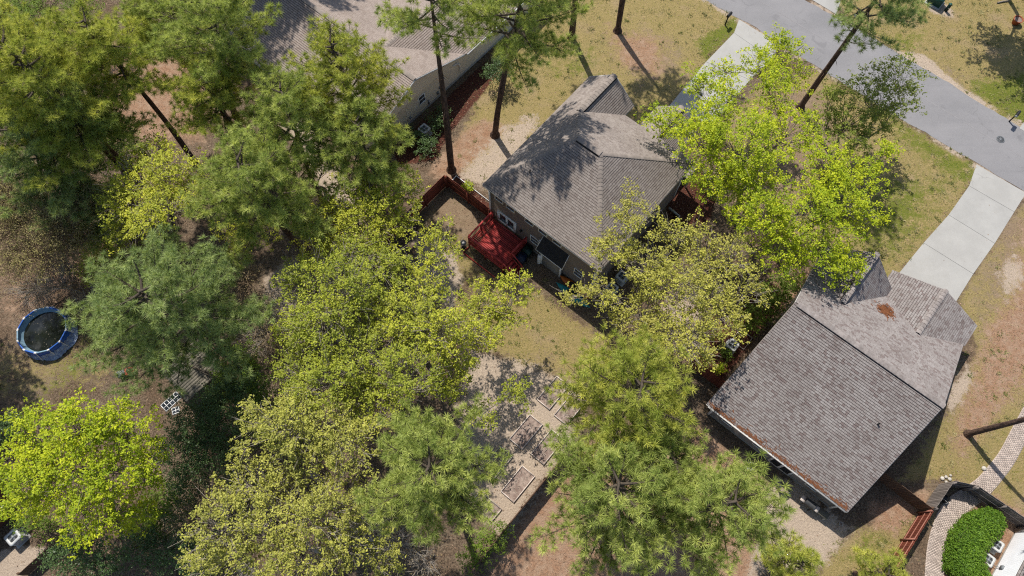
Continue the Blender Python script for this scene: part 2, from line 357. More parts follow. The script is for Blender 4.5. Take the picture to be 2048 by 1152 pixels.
zone('sand', [(1840,0),(1900,10),(1905,32),(1870,30)], .5, .9)
zone('sand', [(0,1100),(60,1090),(100,1100),(20,1170),(-60,1170)], .5)
zone('sand', [(1300,600),(1400,560),(1420,660),(1330,690)], 1.5, .8)
zone('straw', [(860,345),(905,285),(970,235),(1015,262),(985,300),(915,352),(905,375)], 1.0)
zone('straw', [(1215,50),(1330,80),(1320,160),(1230,140)], 1.5, .8)
zone('straw', [(1965,660),(2040,560),(2080,560),(2080,740),(2000,830),(1925,930),(1900,890)], 1.6, .95)
zone('straw', [(2000,520),(2050,440),(2080,440),(2080,560),(2030,620)], 1.5, .6)
zone('straw', [(1125,915),(1250,850),(1400,850),(1540,980),(1500,1200),(960,1250),(990,1095)], 1.5, 1)
zone('straw', [(200,80),(420,100),(400,280),(230,280)], 2.0)
zone('straw', [(1540,520),(1620,545),(1600,620),(1550,640)], 1.0)
zone('straw', [(1740,1010),(1850,980),(1868,1022),(1790,1080),(1740,1060)], .8, .85)
zone('straw', [(1880,1152),(1935,1010),(1990,990),(2060,1040),(2060,1300),(1880,1300)], .6)
zone('straw', [(500,0),(560,0),(545,40),(520,40)], .8)
zone('straw', [(-20,480),(180,420),(300,470),(240,600),(-20,660)], 3, .6)
zone('mulch', [(780,300),(980,115),(995,150),(905,260),(870,320),(800,330)], .5)
zone('mulch', [(1330,410),(1395,330),(1435,390),(1420,440),(1350,470)], .5)
zone('mulch', [(899,356),(912,347),(988,415),(982,425)], .15)
zone('mulch', [(1400,640),(1540,560),(1570,600),(1440,770),(1395,740)], .8)
zone('dirt', [(1470,250),(1560,180),(1650,170),(1690,300),(1600,400),(1480,380)], 1.6, .8)
zone('dirt', [(1900,230),(1800,110),(1900,110),(1990,200)], 1.6, .5)
zone('dirt', [(840,395),(900,375),(985,430),(950,500),(860,460)], 1.2, .8)
zone('dirt', [(940,740),(1100,690),(1160,770),(1140,900),(1010,1080),(940,1000)], 1.5, .56)
zone('dirt', [(1980,420),(2070,420),(2070,560),(1990,640),(1950,760),(1930,700)], 1.5, .62)
zone('dirt', [(1180,60),(1340,60),(1400,110),(1300,200),(1220,150)], 2, .5)
zone('lush', [(1020,90),(1100,60),(1120,120),(1050,180)], 2.2, .4)
def weight(k, P):
    W = np.zeros(len(P))
    for poly, fe, amp in Z[k]:
        mn = poly.min(0)-fe; mx = poly.max(0)+fe
        sel = np.where(((P > mn) & (P < mx)).all(1))[0]
        if not len(sel): continue
        p = P[sel]; d = np.full(len(p), 1e9); ins = np.zeros(len(p), bool)
        for a, b in zip(poly, np.roll(poly, -1, 0)):
            e = b-a; t = np.clip(((p-a) @ e)/(e @ e), 0, 1); d = np.minimum(d, np.linalg.norm(p-a-t[:, None]*e, axis=1))
            with np.errstate(divide='ignore', invalid='ignore'):
                c = ((a[1] > p[:, 1]) != (b[1] > p[:, 1])) & (p[:, 0] < (b[0]-a[0])*(p[:, 1]-a[1])/(b[1]-a[1])+a[0])
            ins ^= c
        sd = np.where(ins, d, -d)
        W[sel] = np.maximum(W[sel], amp*np.clip(.5+sd/(2*fe), 0, 1))
    return W
for _t0, _t1 in ((-.55, .3), (wid_-.3, wid_+.55)):
    for _k in range(26):
        _s0 = -40+_k*4.0; Z['sand'].append((np.array([RP_(_s0, _t0), RP_(_s0+3.4, _t0), RP_(_s0+3.4, _t1), RP_(_s0, _t1)]), .45, .38+.4*abs(math.sin(_k*2.7+_t0))))
def groundmat():
    m, nt, bs = newmat('yard ground'); p = pos(nt)
    n1 = noise(nt, p, .35, 6, .62); n2 = noise(nt, p, 1.6, 6, .68); n3 = noise(nt, p, 7, 5, .7); n4 = noise(nt, p, 24, 3, .7)
    def two(n, a, b, lo=.41, hi=.59): return mixc(nt, ramp(nt, n, lo, hi), a, b)
    def at(k): return N(nt, 'ShaderNodeAttribute', attribute_name=k).outputs['Fac']
    def thr(k, n, s=2.4, w=.12):
        f = math_(nt, 'ADD', at(k), math_(nt, 'MULTIPLY', math_(nt, 'SUBTRACT', n, .5), s)); return ramp(nt, f, .5-w, .5+w)
    nm = math_(nt, 'ADD', math_(nt, 'ADD', math_(nt, 'MULTIPLY', n1, .25), math_(nt, 'MULTIPLY', n2, .4)), math_(nt, 'MULTIPLY', n3, .35))
    litter = mixc(nt, ramp(nt, n1, .35, .65), two(n3, (.185,.13,.088), (.085,.06,.042)), two(n3, (.235,.185,.135), (.11,.082,.06)))
    lawn = mixc(nt, ramp(nt, n2, .36, .66), two(n3, (.40,.305,.155), (.235,.20,.07)), two(n3, (.20,.185,.045), (.37,.28,.15)))
    lawn = mixc(nt, math_(nt, 'MULTIPLY', ramp(nt, n1, .5, .7), .6), lawn, (.36,.27,.18))
    lush = two(n3, (.115,.155,.022), (.185,.195,.04))
    sand = mixc(nt, ramp(nt, n2, .3, .7), two(n3, (.57,.475,.375), (.38,.305,.24), .34, .66), two(n4, (.50,.415,.335), (.37,.30,.24), .3, .7))
    straw = mixc(nt, ramp(nt, n2, .35, .7), two(n3, (.37,.22,.14), (.26,.155,.10)), two(n4, (.46,.335,.245), (.31,.21,.145)))
    mulch = two(n3, (.13,.05,.035), (.06,.028,.022))
    dirt = mixc(nt, ramp(nt, n2, .35, .7), two(n3, (.28,.2,.135), (.22,.16,.11)), two(n4, (.25,.19,.12), (.33,.255,.19)))
    c = mixc(nt, thr('lawn', nm), litter, lawn)
    c = mixc(nt, thr('dirt', nm, 3.2, .25), c, dirt)
    c = mixc(nt, thr('lush', nm, 3.4, .22), c, lush)
    c = mixc(nt, thr('straw', nm, 3.0, .22), c, straw)
    c = mixc(nt, thr('sand', nm, 2.8, .14), c, sand)
    c = mixc(nt, thr('mulch', nm, 1.2, .12), c, mulch)
    c = mixc(nt, math_(nt, 'MULTIPLY', ramp(nt, n4, .58, .72), .5), c, (.10,.075,.05))
    c = mixc(nt, math_(nt, 'MULTIPLY', ramp(nt, n4, .42, .30), .35), c, (.40,.34,.26))
    c = mixc(nt, 1.0, c, (1.0,.965,.92), 'MULTIPLY')
    nt.links.new(c, bs.inputs['Base Color']); bs.inputs['Roughness'].default_value = 1; bs.inputs['Specular IOR Level'].default_value = .05
    bump(nt, bs, math_(nt, 'ADD', n3, n4), 1.0, .10); return m
def build_ground():
    def axis(a, b, st, far):
        k = np.arange(a, b+.01, st); o = np.array([1, 2, 4, 8, 16, 32, 64, 128, 256, 512, 1024, 1800.])
        return np.concatenate([(a-o[o <= far])[::-1], k, b+o[o <= far]])
    X = axis(-56, 56, .36, 1800); Y = axis(-10, 62, .36, 1800)
    gx, gy = np.meshgrid(X, Y); P = np.column_stack([gx.ravel(), gy.ravel()])
    nx, ny = len(X), len(Y); i = np.arange(ny-1)[:, None]*nx; j = np.arange(nx-1)[None]
    F = np.stack([i+j, i+j+1, i+nx+j+1, i+nx+j], -1).reshape(-1, 4)
    mb = MB(); mb.add(np.column_stack([P, np.zeros(len(P))]), F)
    o = mb.build('ground', groundmat()); struct(o)
    for k in Z:
        a = o.data.attributes.new(k, 'FLOAT', 'POINT'); a.data.foreach_set('value', weight(k, P).astype(np.float32))
    return o
build_ground()
# ------------------------------------------------------------------ road, driveways, path
def sheet(name, pts, mat_, z, parent=None, thick=None):
    mb = MB(); P = [(*p[:2], z) for p in pts]
    if thick: mb.prism(P, z-thick, z)
    else: mb.poly(P)
    return mb.build(name, mat_, parent)
def road():
    S = np.linspace(-60, 70, 261); lo = RP(0, 0)+0; mb = MB()
    r2 = np.random.default_rng(3)
    e0 = np.convolve(r2.normal(0, .09, len(S)+6), np.ones(7)/7, 'valid'); e1 = np.convolve(r2.normal(0, .09, len(S)+6), np.ones(7)/7, 'valid')
    A = np.array([RP(s, e*3) for s, e in zip(S, e0)]); B = np.array([RP(s, wid+e*3) for s, e in zip(S, e1)])
    V = np.vstack([np.column_stack([A, np.full(len(A), .012)]), np.column_stack([B, np.full(len(B), .012)])]); n = len(S)
    mb.add(V, [(i, i+1, n+i+1, n+i) for i in range(n-1)])
    o = struct(mb.build('road', MT['asphalt']))
    mb = MB(); m0 = wid*.50
    j = np.cumsum(r2.normal(0, .012, n)); j -= np.linspace(j[0], j[-1], n)
    for i in range(n-1):
        w_ = .035+.02*r2.random()
        a, b = RP(S[i], m0+j[i]), RP(S[i+1], m0+j[i+1]); q = rn*w_
        if r2.random() < .93: mb.poly([(*(a-q), .016), (*(b-q), .016), (*(b+q), .016), (*(a+q), .016)])
    mb.build('paving_seam', MT['seam'], o)
    for (px, py, s_) in ((1500,40,1), ):
        pass
    return o
road()
mh = thing('manhole_cover', 'round dark iron manhole cover set in the road', 'manhole cover', (*G(2001,279)[:2], .018))
mb = MB(); mb.lathe([(0,.012),(.33,.012),(.36,.006),(.36,0)], k=32); mb.build('cover_plate', MT['iron'], mh)
mb = MB(); mb.lathe([(.30,.0125),(.30,.022),(.345,.022),(.345,.0125)], k=32)
for k in range(4):
    a = k*math.pi/4; mb.beam((-.28*math.cos(a), -.28*math.sin(a), .018), (.28*math.cos(a), .28*math.sin(a), .018), .03, .012+.001*k)
mb.build('raised_ribs', MT['metalgrey'], mh)
def driveway(name, label, L, Rr, zt=.03):
    """L, Rr: matching lists of bearings along the left and the right edge; one slab between two joints"""
    p = struct(bpy.data.objects.new(name, None)); COL.objects.link(p); p['label'] = label
    a = [G(*q)[:2] for q in L]; b = [G(*q)[:2] for q in Rr]; Z['paved'].append((np.array(a+b[::-1]), .15, 1.0))
    for seg in range(len(a)-1):
        g = .012
        A0, B0, A1, B1 = a[seg], b[seg], a[seg+1], b[seg+1]
        d0 = (A1-A0)/np.linalg.norm(A1-A0)*g; d1 = (B1-B0)/np.linalg.norm(B1-B0)*g
        mb = MB(); q = [A0+d0, A1-d0, B1-d1, B0+d1]; mb.prism(q, -.06, zt); mb.build('slab', MT['concrete'], p)
    return p
driveway('driveway', 'pale concrete driveway of the house beside the paver path', [(1953,329),(1938,372),(1897,430),(1847,486),(1790,556),(1760,592)], [(2052,386),(2028,424),(1989,487),(1946,548),(1910,606),(1880,640)])
driveway('driveway', 'pale concrete driveway of the taupe house under the lime tree', [(1478,39),(1468,66),(1412,124),(1368,176),(1330,222)], [(1560,90),(1543,118),(1500,160),(1462,205),(1425,248)])
driveway('driveway', 'pale concrete driveway across the road, at the top edge', [(1672,29),(1682,0),(1700,-60)], [(1612,-7),(1645,-35),(1670,-90)])
driveway('driveway', 'pale concrete driveway corner across the road, at the right edge', [(2038,257),(2046,246),(2090,215)], [(2110,298),(2125,280),(2160,255)])
def paver_path():
    cl = [(2110,745),(2075,800),(2045,856),(2012,919),(1968,973),(1930,1000),(1906,1016),(1888,1046),(1873,1094),(1868,1152),(1866,1230)]
    wd = [.6,.6,.6,.6,.62,.7,.72,.66,.64,.62,.62]
    C = np.array([G(*q)[:2] for q in cl]); s = np.concatenate([[0], np.cumsum(np.linalg.norm(np.diff(C, axis=0), axis=1))])
    ss = np.arange(0, s[-1], .105)
    def sm(v): 
        k = np.interp(ss, s, v); return np.convolve(np.pad(k, 7, 'edge'), np.ones(15)/15, 'valid')
    c = np.column_stack([sm(C[:, 0]), sm(C[:, 1])]); wv = sm(np.array(wd)); t = np.gradient(c, axis=0); t /= np.linalg.norm(t, axis=1)[:, None]; n = np.column_stack([-t[:, 1], t[:, 0]])
    base = MB(); A = c-n*wv[:, None]; B = c+n*wv[:, None]; k = len(c); Z['paved'].append((np.vstack([A[::6], B[::-6]]), .1, 1.0))
    base.add(np.vstack([np.column_stack([A, np.full(k, .012)]), np.column_stack([B, np.full(k, .012)])]), [(i, i+1, k+i+1, k+i) for i in range(k-1)])
    o = struct(base.build('path', mat('path sand joint', (.3,.24,.19), (.24,.19,.15), 4, 1)))
    mb = MB(); r2 = np.random.default_rng(5)
    for i in range(k-1):
        W = wv[i]; x = -W+(.0 if i % 2 else -.1)
        while x < W:
            x0, x1 = max(x+.006, -W), min(x+.204, W); x += .21
            if x1-x0 < .04: continue
            z = .03+r2.normal(0, .003); g = .006
            p = [c[i]+n[i]*x0+t[i]*g, c[i+1]+n[i+1]*x0-t[i]*g, c[i+1]+n[i+1]*x1-t[i]*g, c[i]+n[i]*x1+t[i]*g]
            V = [(*q, z) for q in p]+[(*q, .0) for q in p]
            mb.add(V, [(0,3,2,1),(0,1,5,4),(1,2,6,5),(2,3,7,6),(3,0,4,7)])
    mb.build('pavers', MT['paver'], o, kind='stuff')
paver_path()
# ------------------------------------------------------------------ roofs
def clip(poly, a, b):
    out = []
    for i in range(len(poly)):
        p, q = poly[i], poly[(i+1) % len(poly)]
        sp = (b[0]-a[0])*(p[1]-a[1])-(b[1]-a[1])*(p[0]-a[0]); sq = (b[0]-a[0])*(q[1]-a[1])-(b[1]-a[1])*(q[0]-a[0])
        if sp >= 0: out.append(p)
        if (sp >= 0) != (sq >= 0):
            t = sp/(sp-sq); out.append((p[0]+t*(q[0]-p[0]), p[1]+t*(q[1]-p[1])))
    return out
def shingle_face(mb, pts, w=.30, h=.15, thick=.022, seed=0, groove=.028):
    """course of overlapping tabs over a planar convex roof face, eave horizontal"""
    P = np.array(pts, float); n = np.zeros(3)
    for i in range(len(P)): n += np.cross(P[i]-P[0], P[(i+1) % len(P)]-P[0])
    n /= np.linalg.norm(n)
    if n[2] < 0: n = -n; P = P[::-1]
    e = np.cross((0, 0, 1), n); e /= np.linalg.norm(e); s = np.cross(n, e)
    if s[2] < 0: s = -s; e = -e
    o = P[0]; q = [((p-o) @ e, (p-o) @ s) for p in P]
    area = sum(q[i][0]*q[(i+1) % len(q)][1]-q[(i+1) % len(q)][0]*q[i][1] for i in range(len(q)))
    if area < 0: q = q[::-1]
    xs = [a for a, _ in q]; ys = [b for _, b in q]; r2 = np.random.default_rng(seed)
    y = min(ys); row = 0
    mb.add([p-n*.004 for p in P], [list(range(len(P)))], .9)      # felt under the courses, darkened to draw shadow lines in the grooves
    while y < max(ys):
        x = min(xs)-r2.random()*w
        while x < max(xs):
            ww = w*(.65+.7*r2.random()); g = groove; r = [(x+.008, y+g), (x+ww, y+g), (x+ww, y+h), (x+.008, y+h)]; x += ww
            for i in range(len(q)):
                r = clip(r, q[i], q[(i+1) % len(q)])
                if len(r) < 3: break
            if len(r) < 3: continue
            jt = r2.random()*.006
            top = [o+e*a+s*b+n*(.022+(thick+jt)*(1-(b-y)/h)) for a, b in r]
            mb.add(top, [list(range(len(r)))])
            low = [i for i in range(len(r)) if abs(r[i][1]-y-g) < 1e-6]
            if len(low) >= 2:
                a, b = min(low, key=lambda i: r[i][0]), max(low, key=lambda i: r[i][0])
                mb.add([top[a], top[b], top[b]-n*.05, top[a]-n*.05], [(0,3,2,1)], 1.0)  # black asphalt cut edge, doubling as a painted course shadow line
        y += h; row += 1
def ridge_cap(mb, a, b, half=.17, seg=.28, lift=.05, drop=.09):
    a = np.array(a, float); b = np.array(b, float); d = b-a; L = np.linalg.norm(d); d /= L
    sx = np.cross(d, (0, 0, 1)); sx /= np.linalg.norm(sx); k = max(1, int(L/seg))
    for i in range(k):
        p, q = a+d*(L*i/k), a+d*(L*(i+1)/k+.03)
        u0, u1 = np.array([0, 0, lift+.025]), np.array([0, 0, lift])
        V = [p-sx*half+u0-[0, 0, drop], p+u0, p+sx*half+u0-[0, 0, drop], q-sx*half+u1-[0, 0, drop], q+u1, q+sx*half+u1-[0, 0, drop]]
        mb.add(V, [(0,3,4,1),(1,4,5,2)])
def deck_poly(mb, faces, dz=-.02):
    for f in faces: mb.poly([(x, y, z+dz) for x, y, z in f])
def window(parent, x, z0, z1, wd, y, mats, facing=-1, axis='u', label=None, mull=True):
    """window in a wall: axis 'u' wall runs along local x at y; axis 'v' wall runs along local y at x=y"""
    def T(a, out, z): return (a, y+facing*out, z) if axis == 'u' else (y+facing*out, a, z)
    fr = MB(); fw = .07
    def bx(a0, a1, zz0, zz1, d0, d1):
        p, q = T(a0, d0, zz0), T(a1, d1, zz1); fr.box([(i+j)/2 for i, j in zip(p, q)], [abs(i-j) for i, j in zip(p, q)])
    bx(x-wd/2, x+wd/2, z1-fw, z1, 0, .05); bx(x-wd/2, x+wd/2, z0, z0+fw, 0, .06)
    bx(x-wd/2, x-wd/2+fw, z0+fw, z1-fw, 0, .048); bx(x+wd/2-fw, x+wd/2, z0+fw, z1-fw, 0, .048)
    if mull: bx(x-wd/2+fw, x+wd/2-fw, (z0+z1)/2-.025, (z0+z1)/2+.025, 0, .04)
    o = fr.build('window', mats, parent)
    pn = MB(); c = T(x, .012, (z0+z1)/2); c2 = T(x, .012, (z0+z1)/2)
    if mull:
        for k in (0, 1):
            zz0 = z0+fw if k == 0 else (z0+z1)/2+.025; zz1 = (z0+z1)/2-.025 if k == 0 else z1-fw
            pn = MB(); p, q = T(x-wd/2+fw, .0, zz0), T(x+wd/2-fw, .02, zz1); pn.box([(i+j)/2 for i, j in zip(p, q)], [abs(i-j) for i, j in zip(p, q)]); pn.build('pane', MT['glass'], o)
    else:
        p, q = T(x-wd/2+fw, .0, z0+fw), T(x+wd/2-fw, .02, z1-fw); pn.box([(i+j)/2 for i, j in zip(p, q)], [abs(i-j) for i, j in zip(p, q)]); pn.build('pane', MT['glass'], o)
    return o
def vent_strip(parent, a, b, half=.26, lift=.07):
    """raised ridge vent with shingle caps over a dark slot"""
    mb = MB(); a = np.array(a, float); b = np.array(b, float); d = (b-a)/np.linalg.norm(b-a); sx = np.cross(d, (0, 0, 1)); sx /= np.linalg.norm(sx)
    for s_ in (-1, 1):
        p, q = a+sx*s_*half*.97+[0, 0, -.12], b+sx*s_*half*.97+[0, 0, -.12]; mb.beam(p, q, .03, .09)
    v = mb.build('ridge_vent', MT['vent_dark'], parent); return v
# ------------------------------------------------------------------ main house (two storeys, taupe)
MO = np.array([-2.204, 26.239, 0])
def main_house():
    h = thing('house', 'two-storey taupe house with brown hip roof and red deck behind it', 'house', tuple(MO), HA)
    zE = 5.6
    W, S, E = (0,0,zE), (11,0,zE), (11,11.9,zE); P1, P2 = (4.2,5.7,9.3), (6.2,5.7,9.3); J, Nn = (2.2,8.65,7.54), (2.2,13.05,7.54)
    X = (4.4,11.9,zE); NWc = (0,13.05,zE); X2 = (4.4,13.05,zE)
    faces = [[W,P1,J,(0,8.65,zE)], [(0,8.65,zE),J,Nn,NWc], [W,S,P2,P1], [S,E,P2], [P1,P2,E,X,J], [J,X,X2,Nn]]
    mb = MB()
    for i, f in enumerate(faces): shingle_face(mb, f, .26, .175, .02, i+1)
    d = MB(); deck_poly(d, faces); d.poly([(x, y, zE-.14) for x, y in ((0,0),(0,13.05),(4.4,13.05),(4.4,11.9),(11,11.9),(11,0))])
    roof = d.build('roof', MT['offwhite'], h)
    mb.build('shingles', MT['shingle_main'], roof, kind='stuff')
    c = MB()
    for a, b in ((W,P1),(S,P2),(E,P2),(P1,J)): ridge_cap(c, a, b)
    ridge_cap(c, P1, P2, .24, .3, .10, .10); ridge_cap(c, J, Nn, .24, .3, .10, .10)
    c.build('ridge_cap', MT['cap'], roof)
    vent_strip(roof, P1, P2); vent_strip(roof, J, Nn)
    f = MB()
    for a, b in ((W,S),(S,E),(E,X),(NWc,W)):
        f.beam((a[0], a[1], zE-.08), (b[0], b[1], zE-.08), .05, .15)
    f.beam((0,13.06,zE-.05), (2.2,13.06,7.49), .05, .16); f.beam((2.2,13.06,7.49), (4.4,13.06,zE-.05), .05, .16)
    f.build('fascia', MT['offwhite'], roof)
    for (x, y, z) in ((2.6,2.35,7.2),(9.6,1.0,6.3)):
        p = MB(); p.lathe([(.05,-.2),(.05,.28),(.035,.28),(.035,.1)], (x, y, z), 12); p.build('vent_pipe', MT['black'], roof)
    wl = MB(); wl.prism([(.35,.35),(.35,12.7),(4.05,12.7),(4.05,11.55),(10.65,11.55),(10.65,.35)][::-1], .25, zE-.145)
    wl.poly([(.35,12.7,zE-.145),(4.05,12.7,zE-.145),(2.2,12.7,7.1)])
    wall = wl.build('wall', MT['taupe'], h)
    fo = MB(); fo.prism([(.38,.38),(.38,12.67),(4.02,12.67),(4.02,11.52),(10.62,11.52),(10.62,.38)][::-1], -.1, .25); fo.build('foundation', MT['found'], h)
    for (x, y) in ((.35,.35),(10.65,.35),(10.65,11.55),(.35,12.7)):
        t = MB(); t.box((x, y, 2.95), (.13, .13, zE-.5)); t.build('corner_trim', MT['white'], h)
    ds = MB(); ds.tube([(10.45,.27,5.3),(10.55,.26,5.0),(10.55,.26,.25),(10.6,.05,.12)], .04, 6); ds.build('downspout', MT['white'], h)
    for x in (1.31, 2.45, 4.29, 5.61, 6.97): window(h, x, 4.18, 5.1, .86, .35, MT['white'])
    window(h, 4.90, 1.58, 2.62, .84, .35, MT['white']); window(h, 9.22, 1.58, 2.64, .84, .35, MT['white'])
    # french door
    d = MB()
    for a0, a1, z0, z1 in ((1.12,3.05,2.56,2.68),(1.12,1.24,1.05,2.56),(2.93,3.05,1.05,2.56),(2.0,2.17,1.05,2.56),(1.24,2.0,1.05,1.3),(2.17,2.93,1.05,1.3),(1.24,2.0,2.42,2.56),(2.17,2.93,2.42,2.56),(1.24,1.36,1.3,2.42),(2.81,2.93,1.3,2.42)):
        d.box(((a0+a1)/2, .31, (z0+z1)/2), (a1-a0, .08, z1-z0))
    door = d.build('door', MT['white'], h)
    for a0, a1 in ((1.36,2.0),(2.17,2.81)):
        p = MB(); p.box(((a0+a1)/2, .335, 1.86), (a1-a0, .02, 1.12)); p.build('pane', MT['glass'], door)
    k = MB(); k.lathe([(0,.03),(.035,.02),(.035,0)], (2.1,.26,1.75), 10); k.build('handle', MT['black'], door)
    m = MB(); m.box((3.55,.28,2.1), (.12,.14,.2)); m.box((3.55,.26,2.24), (.16,.18,.04)); m.build('wall_lantern', MT['black'], h)
    m = MB(); m.box((5.55,.28,2.95), (.28,.1,.1)); m.build('flood_light', MT['white'], h)
    m = MB(); m.box((3.95,.3,1.25), (.14,.1,.16)); m.build('outlet_box', MT['white'], h)
    # side windows of the south east wall and a vent
    window(h, 8.9, 4.2, 5.1, .7, 10.65, MT['white'], 1, 'v'); window(h, 5.0, 1.4, 2.5, .8, 10.65, MT['white'], 1, 'v'); window(h, 3.0, 4.2, 5.1, .7, 10.65, MT['white'], 1, 'v')
    window(h, 3.0, 3.6, 4.9, .9, .35, MT['white'], -1, 'v'); window(h, 8.0, 3.6, 4.9, .9, .35, MT['white'], -1, 'v')
    # lean-to store room
    s = MB(); s.prism([(6.0,-.05),(7.85,-.05),(7.85,.34),(6.0,.34)], .05, 2.4)
    s.build('storeroom_wall', MT['greige'], h)
    for x in (6.0, 7.85):
        t = MB(); t.box((x, -.06, 1.2), (.12, .12, 2.35)); t.build('corner_trim', MT['white'], h)
    a, b, c_, d_ = (5.55,-.28,2.42), (8.08,-.28,2.42), (8.12,.36,3.95), (5.72,.36,3.95)
    r = MB(); deck_poly(r, [[a,b,c_,d_]], -.03); lr = r.build('lean_to_roof', MT['black'], h)
    r = MB(); shingle_face(r, [a,b,c_,d_], .3, .15, .018, 40); r.build('shingles', MT['shingle_dark'], lr, kind='stuff')
    r = MB(); r.beam((8.14,-.3,2.38), (8.16,.36,3.9), .03, .12); r.beam((5.53,-.3,2.38),(5.7,.36,3.9), .03, .12); r.beam((5.5,-.3,2.36),(8.15,-.3,2.36), .03, .1); r.build('fascia', MT['white'], lr)
    # garage and its low gable
    g = MB(); g.prism([(5.3,11.6),(8.8,11.6),(8.8,15.9),(5.3,15.9)], 0, 2.75); g.poly([(5.3,15.9,2.75),(8.8,15.9,2.75),(7.05,15.9,4.2)]); g.build('garage_wall', MT['taupe'], h)
    gr = [[(5.0,11.9,2.8),(5.0,16.3,2.8),(7.05,16.3,4.5),(7.05,11.9,4.5)], [(9.1,11.9,2.8),(9.1,16.3,2.8),(7.05,16.3,4.5),(7.05,11.9,4.5)], [(9.1,11.6,3.6),(11,11.6,3.6),(11,13.4,2.8),(9.1,13.4,2.8)]]
    g = MB(); deck_poly(g, gr); go = g.build('garage_roof', MT['offwhite'], h)
    g = MB(); [shingle_face(g, f, .3, .15, .024, 50+i) for i, f in enumerate(gr)]; g.build('shingles', MT['shingle_main'], go, kind='stuff')
    g = MB(); ridge_cap(g, (7.05,11.9,4.5), (7.05,16.3,4.5), .24, .3, .1, .1); g.build('ridge_cap', MT['cap'], go); vent_strip(go, (7.05,11.9,4.5), (7.05,16.3,4.5))
    g = MB(); g.box((7.05,15.93,1.1), (2.6,.06,2.1)); gd = g.build('garage_door', MT['white'], h)
    g = MB()
    for x in (9.3, 10.8): g.box((x,13.2,1.4), (.12,.12,2.7))
    g.build('porch_post', MT['white'], h)
    # pine straw in the valley
    return h
main_house()
# ------------------------------------------------------------------ deck
def deck():
    d = thing('deck', 'red stained wooden deck with railings and steps behind the taupe house', 'deck', tuple(MO), HA)
    u0, u1, v0, v1, z = .62, 4.22, -2.72, .22, 1.0
    bd = MB(); bd.box((0,0,0), ((u1-u0), .122, .035)); me = bd.mesh('board'); me.materials.append(MT['red'])
    y = v0+.07
    while y < v1-.05:
        o = put('board', me, d, loc=((u0+u1)/2, y, z+random.uniform(-.003,.003))); y += .145
    fr = MB()
    fr.box(((u0+u1)/2, v0-.0, z-.13), (u1-u0, .04, .2)); fr.box((u0, (v0+v1)/2, z-.13), (.04, v1-v0-.05, .2)); fr.box((u1, (v0+v1)/2, z-.13), (.04, v1-v0-.05, .2)); fr.build('rim_joist', MT['red'], d)
    for x, y in ((u0,v0),((u0+u1)/2,v0),(u1,v0),(u0,(v0+v1)/2),(u0,v1-.05),(u1,v1-.05),(u1,-1.55)):
        p = MB(); p.box((x+ (.05 if x == u0 else -.05), y+.05, .95), (.1,.1,1.9)); p.build('post', MT['red'], d)
    def rail(a, b):
        t = MB(); t.beam((*a, z+.95), (*b, z+.95), .14, .04); t.build('top_rail', MT['red'], d)
        t = MB(); t.beam((*a, z+.14), (*b, z+.14), .045, .09); t.build('bottom_rail', MT['red'], d)
        L = math.dist(a, b); k = int(L/.13); bm = MB(); bm.box((0,0,0), (.04,.04,.80)); me = bm.mesh('baluster'); me.materials.append(MT['red'])
        for i in range(1, k):
            f = i/k; put('baluster', me, d, loc=(a[0]+(b[0]-a[0])*f, a[1]+(b[1]-a[1])*f, z+.54))
    rail((u0+.05,v0+.05), (u0+.05,v1-.05)); rail((u0+.05,v0+.05), (u1-.05,v0+.05)); rail((u1-.05,-1.5), (u1-.05,v1-.05))
    for i in range(4):
        t = MB(); t.box((u1+.17+i*.26, -2.1, z-.2-i*.2), (.26,1.0,.04)); t.build('tread', MT['red'], d)
    for y in (-2.64,-1.56):
        s = MB(); s.beam((u1+.02,y,z-.05), (u1+1.1,y,.12), .05, .24); s.build('stringer', MT['red'], d)
        s = MB(); s.beam((u1+.02,y,z+.85), (u1+1.05,y,.95), .09, .04); s.box((u1+1.0,y,.48), (.09,.09,.95)); s.build('stair_rail', MT['red'], d)
deck()
def L2W(O, u, v, z=0): 
    c, s = math.cos(HA), math.sin(HA); return (O[0]+u*c-v*s, O[1]+u*s+v*c, z)
